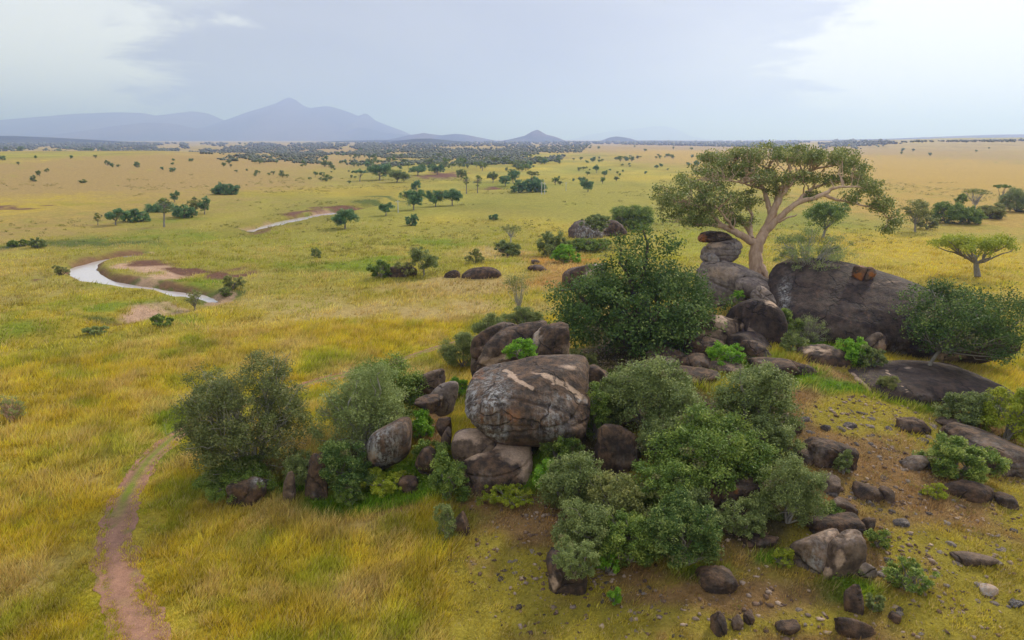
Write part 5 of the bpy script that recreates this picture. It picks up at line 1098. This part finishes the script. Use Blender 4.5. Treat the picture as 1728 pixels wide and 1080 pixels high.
tree(852, 878, 283, 304, 309, 866, 'leaf_far', 'dark tree, upper right one of a touching pair', leaf=0.47, flat=1.)
shrub(860, 892, 303, 330, 'leaf_far', 'dark dense bush at the left of the clump with the white poles', name='bush', cat='bush', leaf=0.43)
shrub(884, 924, 300, 329, 'leaf_far', 'dark dense bush right behind the white poles', name='bush', cat='bush', leaf=0.43, dens=1.2)
tree(886, 912, 287, 302, 316, 898, 'leaf_olive', 'thin olive tree above the clump with the white poles', leaf=0.47, umbrella=True, dens=.8, t=385)
tree(978, 1005, 302, 321, 324, 992, 'leaf_far', 'dark round tree alone on the pale green plain left of the fig tree', leaf=0.40, dens=1.2, flat=1.)
tree(768, 790, 283, 301, 304, 778, 'leaf_grey', 'grey-green tree right of the bare red earth mound', leaf=0.54, flat=1.)
tree(820, 842, 288, 304, 308, 832, 'leaf_grey', 'grey-green tree between the fan palms and the touching pair', leaf=0.50, flat=1.)
tree(1000, 1012, 276, 288, 292, 1007, 'leaf_far', 'small upright dark tree, upper one of two on the pale plain', leaf=0.50)
tree(1013, 1026, 287, 296, 299, 1020, 'leaf_far', 'small upright dark tree, lower one of two on the pale plain', leaf=0.47)
tree(1170, 1182, 269, 278, 282, 1176, 'leaf_far', 'small dark tree touching the left tip of the fig crown', leaf=0.58)
shrub(824, 842, 361, 373, 'leaf_far', 'low dark bush alone in the middle of the pale grassland', leaf=0.30, lumps=4)
shrub(226, 236, 275, 284, 'leaf_far', 'tiny dark round tree alone on the far left tan plain', name='tree', cat='tree', leaf=0.65, lumps=4, fol='crown')
shrub(50, 62, 296, 308, 'leaf_grey', 'tiny grey bush alone on the left tan plain', leaf=0.58, lumps=4)
shrub(132, 146, 303, 310, 'leaf_grey', 'flat tiny grey bush on the left tan plain', leaf=0.58, lumps=4)
# the thicket behind the fig tree, far right
shrub(1574, 1626, 340, 384, 'leaf_mid', 'dark green bush in the far thicket at the right', name='bush', cat='bush', leaf=0.27)
shrub(1608, 1660, 350, 384, 'leaf_mid', 'olive green bush below the pinkish rock shelf', name='bush', cat='bush', leaf=0.26)
shrub(1650, 1696, 344, 374, 'leaf_olive', 'olive bush at the right of the pinkish rock shelf', name='bush', cat='bush', leaf=0.27)
tree(1612, 1634, 325, 342, 356, 1622, 'leaf_mid', 'small green tree behind the far thicket', leaf=0.29)
tree(1624, 1672, 316, 336, 362, 1645, 'leaf_olive', 'sparse grey acacia leaning over the far thicket', leaf=0.27, dens=.25, umbrella=True, limbs=26, bark='bark_pale')
tree(1676, 1706, 310, 322, 352, 1688, 'leaf_mid', 'little umbrella acacia in the far thicket', leaf=0.29, umbrella=True)
shrub(1688, 1750, 318, 366, 'leaf_grey', 'purplish grey bush at the right edge of the far thicket', name='bush', cat='bush', leaf=0.27)
shrub(1548, 1582, 362, 392, 'leaf_olive', 'pale olive scrub at the left end of the far thicket', leaf=0.26, dens=.7)
# poles
def pole(u, v0, v1, label):
    b, t = at(u, v1); h = (v1 - v0) * t / F; g = Geo()
    tube(g, np.array([[0, 0, -.3], [0, 0, h * .5], [0, 0, h]]), [.17, .15, .12], 8)
    o = thing('utility_pole', label, 'pole', b); Vs, Fs, _ = g.arrays(); link('shaft', mesh('shaft', Vs, Fs, M['bark_pole'], smooth=True), o)
    g = Geo(); tube(g, np.array([[-.7, 0, h - .5], [0, 0, h - .5], [.7, 0, h - .5]]), .06, 6); Vs, Fs, _ = g.arrays(); link('crossarm', mesh('crossarm', Vs, Fs, M['bark_pole']), o)
M['bark_pole'] = bark_mat('bark_pole', (.5, .5, .48), (.7, .7, .68))
pole(914, 307, 328, 'white utility pole, left of the close pair before the dark bush'); pole(919, 308, 328, 'white utility pole, right of the close pair before the dark bush')
pole(672, 338, 359, 'thin pale utility pole right of the small dark tree'); pole(955, 307, 322, 'thin pale utility pole on the pale plain left of the round tree')

# ------------------------------------------------------------------ many small trees far out, each one an object
def tree_protos(n, mat, seed, shape):
    out = []
    for q in range(n):
        r = np.random.default_rng(seed + q); g = Geo()
        w, h, lo = shape
        ells = [(np.array([0, 0, lo + (h - lo) / 2]), (w * .4, w * .4, (h - lo) * .42), 1.)]
        for k in range(4): th = r.uniform(0, 6.28); ells.append((np.array([cos(th) * w * .24, sin(th) * w * .24, lo + (h - lo) * r.uniform(.3, .7)]), (w * .25, w * .25, (h - lo) * .3), .7))
        P, D, S = clumps(ells, 26, r, .8, .4); V, Q, T = leaves(P, D, np.full(26, w * .12), 13, w * .17, r, ground=False, tips=.1)
        tube(g, np.array([[0, 0, -.1], [0, 0, lo + .1], [0, 0, h * .6]]), [w * .035, w * .03, w * .02], 5)
        for k in range(3): tube(g, bez(np.array([0, 0, lo * .8]), P[k], 0, 4, .03, r), [w * .022, w * .02, w * .015, w * .01], 4)
        Vs, Fs, _ = g.arrays(); Va = np.concatenate([Vs, V]); Fa = np.concatenate([Fs[0], Q + len(Vs)])
        out.append(mesh('tree', Va, Fa, [M['bark_grey'], M[mat]], fattr=np.concatenate([np.zeros(len(Fs[0])), T]), fmat=np.concatenate([np.zeros(len(Fs[0]), int), np.ones(len(Q), int)])))
    return out
PR = {'bush': tree_protos(3, 'leaf_far', 301, (1, .7, 0.)), 'tree': tree_protos(3, 'leaf_mid', 311, (1, .9, .22)), 'flat': tree_protos(2, 'leaf_grey', 321, (1.2, .8, .45)), 'grey': tree_protos(3, 'leaf_grey', 331, (1, .75, .05))}
def scatter(poly, n, kinds, s0, s1, label, group, seed, cat='tree', clump=None):
    r = np.random.default_rng(seed); poly = np.array(poly, float)
    U = r.uniform(poly[:, 0].min(), poly[:, 0].max(), n * 14); W = r.uniform(poly[:, 1].min(), poly[:, 1].max(), n * 14); ok = inside(U, W, poly)
    if clump: ok &= f2(U / 24., W / 6., 1., seed, 3) > clump
    U, W = U[ok][:n], W[ok][:n]; P, t = at(U, W)
    for p in P:
        k = kinds[r.integers(len(kinds))]; m = PR[k][r.integers(len(PR[k]))]; s = s0 + (s1 - s0) * r.random() ** 1.7
        o = link('bush' if cat == 'bush' else 'tree', m, None, p); o.scale = (s, s, s * r.uniform(.8, 1.25)); o.rotation_euler = (0, 0, r.uniform(0, 6.28)); tag(o, label, cat, group)
scatter([(540, 268), (700, 262), (930, 262), (930, 284), (860, 292), (640, 284), (540, 282)], 150, ['tree', 'bush', 'grey', 'grey', 'flat'], 3., 7.5, 'grey-green tree in the loose wood filling the valley in mid distance', 'trees of the valley wood', 401, clump=-.05)
scatter([(350, 268), (560, 270), (640, 290), (600, 312), (420, 300), (370, 285)], 50, ['grey', 'grey', 'tree'], 2., 5., 'small scrubby tree dotted on the slope left of the large dark grove tree', 'scrubby trees left of the grove', 403, clump=-.1)
scatter([(0, 264), (330, 264), (330, 290), (0, 300)], 16, ['grey', 'bush'], 2.5, 5., 'tiny bush dotted over the far left tan plain', 'bushes of the left tan plain', 405, cat='bush')
scatter([(920, 268), (1230, 258), (1235, 264), (1100, 271), (920, 279)], 36, ['bush', 'tree', 'grey'], 3.5, 7., 'small dark tree in the thin line of trees left of the fig crown', 'trees in the thin line', 407)
scatter([(940, 284), (1100, 276), (1210, 272), (1100, 292), (1000, 318), (930, 312)], 26, ['grey', 'tree', 'bush'], 2., 4.5, 'sparse small bush on the pale slope left of the fig crown', 'sparse bushes left of the fig', 409, cat='bush')
scatter([(980, 244), (1240, 242), (1240, 254), (1000, 258)], 16, ['tree', 'bush'], 6., 11., 'lone small tree on the far tan rise behind the thin line of trees', 'trees on the far tan rise', 411)
scatter([(1470, 246), (1728, 240), (1728, 262), (1480, 268)], 12, ['tree', 'bush'], 4., 8., 'tiny dark tree on the far right tan plain', 'trees of the right tan plain', 413)
scatter([(0, 252), (200, 252), (200, 260), (0, 262)], 12, ['tree', 'bush'], 9., 16., 'dark tree along the far edge of the left tan plain', 'trees along the edge of the left plain', 415)
scatter([(560, 250), (680, 252), (650, 264), (560, 264)], 8, ['tree', 'bush'], 6., 11., 'small dark tree on the pale far clearing under the cone hill chain', 'trees on the pale clearing', 417)

# ------------------------------------------------------------------ far woods that read as one mass, and low scrub in the grass
def mass(name, polys, mat, seed, sc=(6, 13), hz=.7):
    r = np.random.default_rng(seed); V0, F0 = ico(1); Vs, Fs, Ts, n = [], [], [], 0
    for poly, cnt, cl in polys:
        poly = np.array(poly, float); U = r.uniform(poly[:, 0].min(), poly[:, 0].max(), cnt * 8); W = r.uniform(poly[:, 1].min(), poly[:, 1].max(), cnt * 8)
        ok = inside(U, W, poly) & (f2(U / 40., W / 5., 1., seed, 3) > cl); U, W = U[ok][:cnt], W[ok][:cnt]; P, t = at(U, W); k = len(P)
        s = r.uniform(*sc, k) * np.clip(t / 1400, .6, 3.)
        V = V0[None] * (1 + .35 * r.normal(size=(k, len(V0), 1))) * (s[:, None, None] * .5) * np.array([1, 1, hz]) + P[:, None] + np.array([0, 0, .3]) * s[:, None, None]
        Vs.append(V.reshape(-1, 3)); Fs.append((F0[None] + (np.arange(k) * len(V0))[:, None, None]).reshape(-1, 3) + n); n += k * len(V0); Ts.append(np.clip(np.repeat(r.random(k) * .7, len(F0)) + r.random(k * len(F0)) * .3, 0, 1))
    struct(link(name, mesh(name, np.concatenate(Vs), np.concatenate(Fs), M[mat], fattr=np.concatenate(Ts))), 'stuff')
M['leaf_wood'] = leaf_mat('leaf_wood', [(.075, .10, .055), (.105, .135, .07), (.14, .16, .085), (.19, .19, .11)], .2)  # tones lightened: haze over the far woods is mixed into the colour
mass('distant_woods', [([(-60, 240), (380, 243), (640, 243), (640, 262), (420, 262), (210, 256), (-60, 256)], 3200, -.2), ([(600, 241), (1000, 240), (980, 258), (700, 268), (600, 262)], 2500, -.25), ([(640, 262), (960, 258), (940, 276), (640, 282)], 1300, -.1), ([(420, 255), (640, 262), (640, 280), (360, 272)], 520, .0),
    ([(1000, 240), (1330, 239), (1500, 238), (1500, 246), (1330, 250), (1000, 243)], 1900, -.3), ([(1240, 246), (1500, 242), (1480, 252), (1300, 256)], 260, .05), ([(1490, 240), (1800, 236), (1800, 241), (1490, 244)], 900, -.25)], 'leaf_wood', 501, (3, 7))
def scrub():
    r = np.random.default_rng(77); rad = np.sqrt(r.uniform(70 ** 2, 420 ** 2, 5200)); a = r.uniform(-R(38), R(38), 5200); x = rad * np.sin(a); y = rad * np.cos(a)
    d = np.minimum(dist_line(x, y, riv1, w1)[0], dist_line(x, y, riv2, w2)[0]); ok = (f2(x, y, 30, 71, 3) + .25 * f2(x, y, 6, 72, 2) > .18) & (d > 3); x, y = x[ok], y[ok]; n = len(x)
    P = np.stack([x, y, height(x, y) + .12], 1); s = r.uniform(.3, .95, n) * np.clip(np.hypot(x, y) / 170, .6, 1.6)
    V, Q, T = leaves(P, np.tile([0, 0, 1.], (n, 1)), s, 26, .3, r, squash=.35, ground=True); 
    struct(link('undergrowth', mesh('undergrowth', V, Q, M['leaf_scrub'], fattr=T)), 'stuff')
M['leaf_scrub'] = leaf_mat('leaf_scrub', [(.13, .135, .03), (.20, .20, .035), (.27, .25, .045), (.34, .29, .06)], .3)
scrub()

def weeds():
    r = np.random.default_rng(88); n = 5200; rad = np.sqrt(r.uniform(26 ** 2, 80 ** 2, n)); a = r.uniform(-R(20), R(40), n); x = rad * np.sin(a); y = rad * np.cos(a)
    c, _ = ground_colour(x, y); ok = (c[:, 1] - c[:, 0] > .05) & (r.random(n) < .8); x, y = x[ok], y[ok]; n = len(x)
    s = r.uniform(.18, .55, n); P = np.stack([x, y, height(x, y) + s * .5], 1); d = r.normal(size=(n, 3)) * .5 + [0, 0, 1]; d /= np.linalg.norm(d, axis=1, keepdims=True)
    V, Q, T = leaves(P, d, s, 34, .13, r, squash=.8, tips=.5)
    struct(link('weeds', mesh('weeds', V, Q, M['leaf_weed'], fattr=T)), 'stuff')
M['leaf_weed'] = leaf_mat('leaf_weed', [(.06, .13, .018), (.11, .20, .022), (.17, .26, .03), (.26, .31, .045)], .35)
weeds()
# ------------------------------------------------------------------ air
def haze_box():
    x0, x1, y0, y1, z0, z1 = -24000, 24000, -20000, 34500, -30, 800
    V = [(x, y, z) for x in (x0, x1) for y in (y0, y1) for z in (z0, z1)]
    Q = [(0, 1, 3, 2), (4, 6, 7, 5), (0, 4, 5, 1), (2, 3, 7, 6), (0, 2, 6, 4), (1, 5, 7, 3)]
    m, nt, N, Lk = nmat('haze'); pv = N('ShaderNodeVolumePrincipled'); o = N('ShaderNodeOutputMaterial')
    pv.inputs['Color'].default_value = (*HAZE_COL, 1); pv.inputs['Density'].default_value = HAZE_D; pv.inputs['Anisotropy'].default_value = .45
    Lk(pv.outputs[0], o.inputs['Volume'])
    struct(link('haze', mesh('haze', V, [np.array(Q)], m)), 'stuff')
HAZE_COL = (.63, .785, 1.55); HAZE_D = 1.15e-4
haze_box()

# ------------------------------------------------------------------ sky and sun
SUN_EL, SUN_AZ = R(38), R(42)      # azimuth measured from +Y (ahead) towards +X (right)
w = bpy.data.worlds.new('World'); bpy.context.scene.world = w; w.use_nodes = True
nt = w.node_tree; nt.nodes.clear(); N = nt.nodes.new; Lk = nt.links.new
sky = N('ShaderNodeTexSky'); sky.sky_type = 'NISHITA'; sky.sun_disc = False; sky.sun_elevation = SUN_EL; sky.sun_rotation = SUN_AZ; sky.air_density = 1.2; sky.dust_density = 2.
tc = N('ShaderNodeTexCoord'); sp = N('ShaderNodeSeparateXYZ'); Lk(tc.outputs['Generated'], sp.inputs[0])
def mt(op, *xs, clamp=False):
    n = N('ShaderNodeMath'); n.operation = op; n.use_clamp = clamp
    for k, v in enumerate(xs):
        if isinstance(v, (int, float)): n.inputs[k].default_value = v
        else: Lk(v, n.inputs[k])
    return n.outputs[0]
def mr(x, a, b, lo=0., hi=1.):
    n = N('ShaderNodeMapRange'); n.clamp = True; n.interpolation_type = 'SMOOTHSTEP'; Lk(x, n.inputs[0])
    for k, v in zip((1, 2, 3, 4), (a, b, lo, hi)): n.inputs[k].default_value = v
    return n.outputs[0]
def mixc(f, a, b):
    n = N('ShaderNodeMix'); n.data_type = 'RGBA'
    if isinstance(f, (int, float)): n.inputs[0].default_value = f
    else: Lk(f, n.inputs[0])
    for k, v in ((6, a), (7, b)):
        if isinstance(v, tuple): n.inputs[k].default_value = (*v, 1)
        else: Lk(v, n.inputs[k])
    return n.outputs[2]
az = mt('ARCTAN2', sp.outputs[0], sp.outputs[1]); el = mt('ARCSINE', sp.outputs[2])
def cloud(sx, sy, scale, det, ro, off=0., dist=0.):
    c = N('ShaderNodeCombineXYZ'); Lk(mt('MULTIPLY', az, sx), c.inputs[0]); Lk(mt('MULTIPLY', el, sy), c.inputs[1]); c.inputs[2].default_value = off
    n = N('ShaderNodeTexNoise'); n.inputs['Scale'].default_value = scale; n.inputs['Detail'].default_value = det; n.inputs['Roughness'].default_value = ro; n.inputs['Distortion'].default_value = dist
    Lk(c.outputs[0], n.inputs['Vector']); return n.outputs['Fac']
n_big = cloud(1, 3.2, 2.6, 5., .55, 1.3, .4); n_str = cloud(1, 4.5, 5.5, 7., .6, 4.1, .5); n_fin = cloud(1, 3., 16., 6., .6, 7.7, .3)
base = mixc(mr(n_big, .35, .7), (3.4, 3.7, 4.2), (4.1, 4.32, 4.75))
base = mixc(mr(el, .0, .16, .0, .45), base, (4.6, 4.7, 5.4))
base = mixc(mr(el, .22, .9, 0., .9), base, (7.2, 8.6, 14.5))
base = mixc(mr(az, .0, .42), base, mixc(mr(n_big, .38, .66), (5.0, 5.2, 5.9), (6.0, 6.1, 6.35)))
bl = mt('ADD', mt('MULTIPLY', mt('SUBTRACT', n_str, .5), 2.6), mr(az, .10, .58, -.5, .85))
bl = mt('SUBTRACT', bl, mt('MULTIPLY', mt('ABSOLUTE', mt('SUBTRACT', el, .085)), 3.6))
bl = mt('ADD', bl, mt('MULTIPLY', mt('SUBTRACT', n_fin, .5), .5))
base = mixc(mr(bl, .0, .5), base, (8.1, 7.95, 7.6))
ll = mt('ADD', mt('MULTIPLY', mt('SUBTRACT', n_str, .5), 2.6), mr(az, -.26, -.6, -.6, .9))
ll = mt('ADD', ll, mt('MULTIPLY', mt('SUBTRACT', n_fin, .5), .35))
base = mixc(mr(ll, .0, .6, 0., .95), base, (7.9, 7.9, 7.75))
tl = mt('ADD', mt('MULTIPLY', mt('SUBTRACT', n_big, .5), 1.2), mt('SUBTRACT', mr(el, .12, .2, 0., .5), mr(az, -.5, -.1, 0., 1.)))
base = mixc(mr(tl, .0, .5, 0., .8), base, (7.1, 7.3, 7.5))
final = mixc(.93, sky.outputs[0], base)
bg = N('ShaderNodeBackground'); bg.inputs['Strength'].default_value = .115; ow = N('ShaderNodeOutputWorld')
Lk(final, bg.inputs[0]); Lk(bg.outputs[0], ow.inputs[0])

sl = bpy.data.lights.new('sun', 'SUN'); sl.energy = 2.8; sl.angle = R(10); sl.color = (1, .90, .77)
so = bpy.data.objects.new('sun', sl); C.objects.link(so)
so.rotation_euler = (R(90) - SUN_EL, 0, pi - SUN_AZ)

cam = bpy.data.cameras.new('camera'); cam.sensor_width = 36; cam.lens = F / 1728 * 36; cam.clip_end = 90000; cam.clip_start = .5
co = bpy.data.objects.new('camera', cam); C.objects.link(co); co.location = (0, 0, CZ); co.rotation_euler = (R(90) - PITCH, 0, 0)
sc = bpy.context.scene; sc.camera = co
sc.view_settings.view_transform = 'Standard'; sc.view_settings.look = 'None'; sc.view_settings.exposure = .2; sc.view_settings.gamma = 1.
sc.cycles.volume_bounces = 2; sc.cycles.max_bounces = 6; sc.cycles.diffuse_bounces = 3; sc.cycles.transmission_bounces = 3
sc.cycles.use_denoising = True
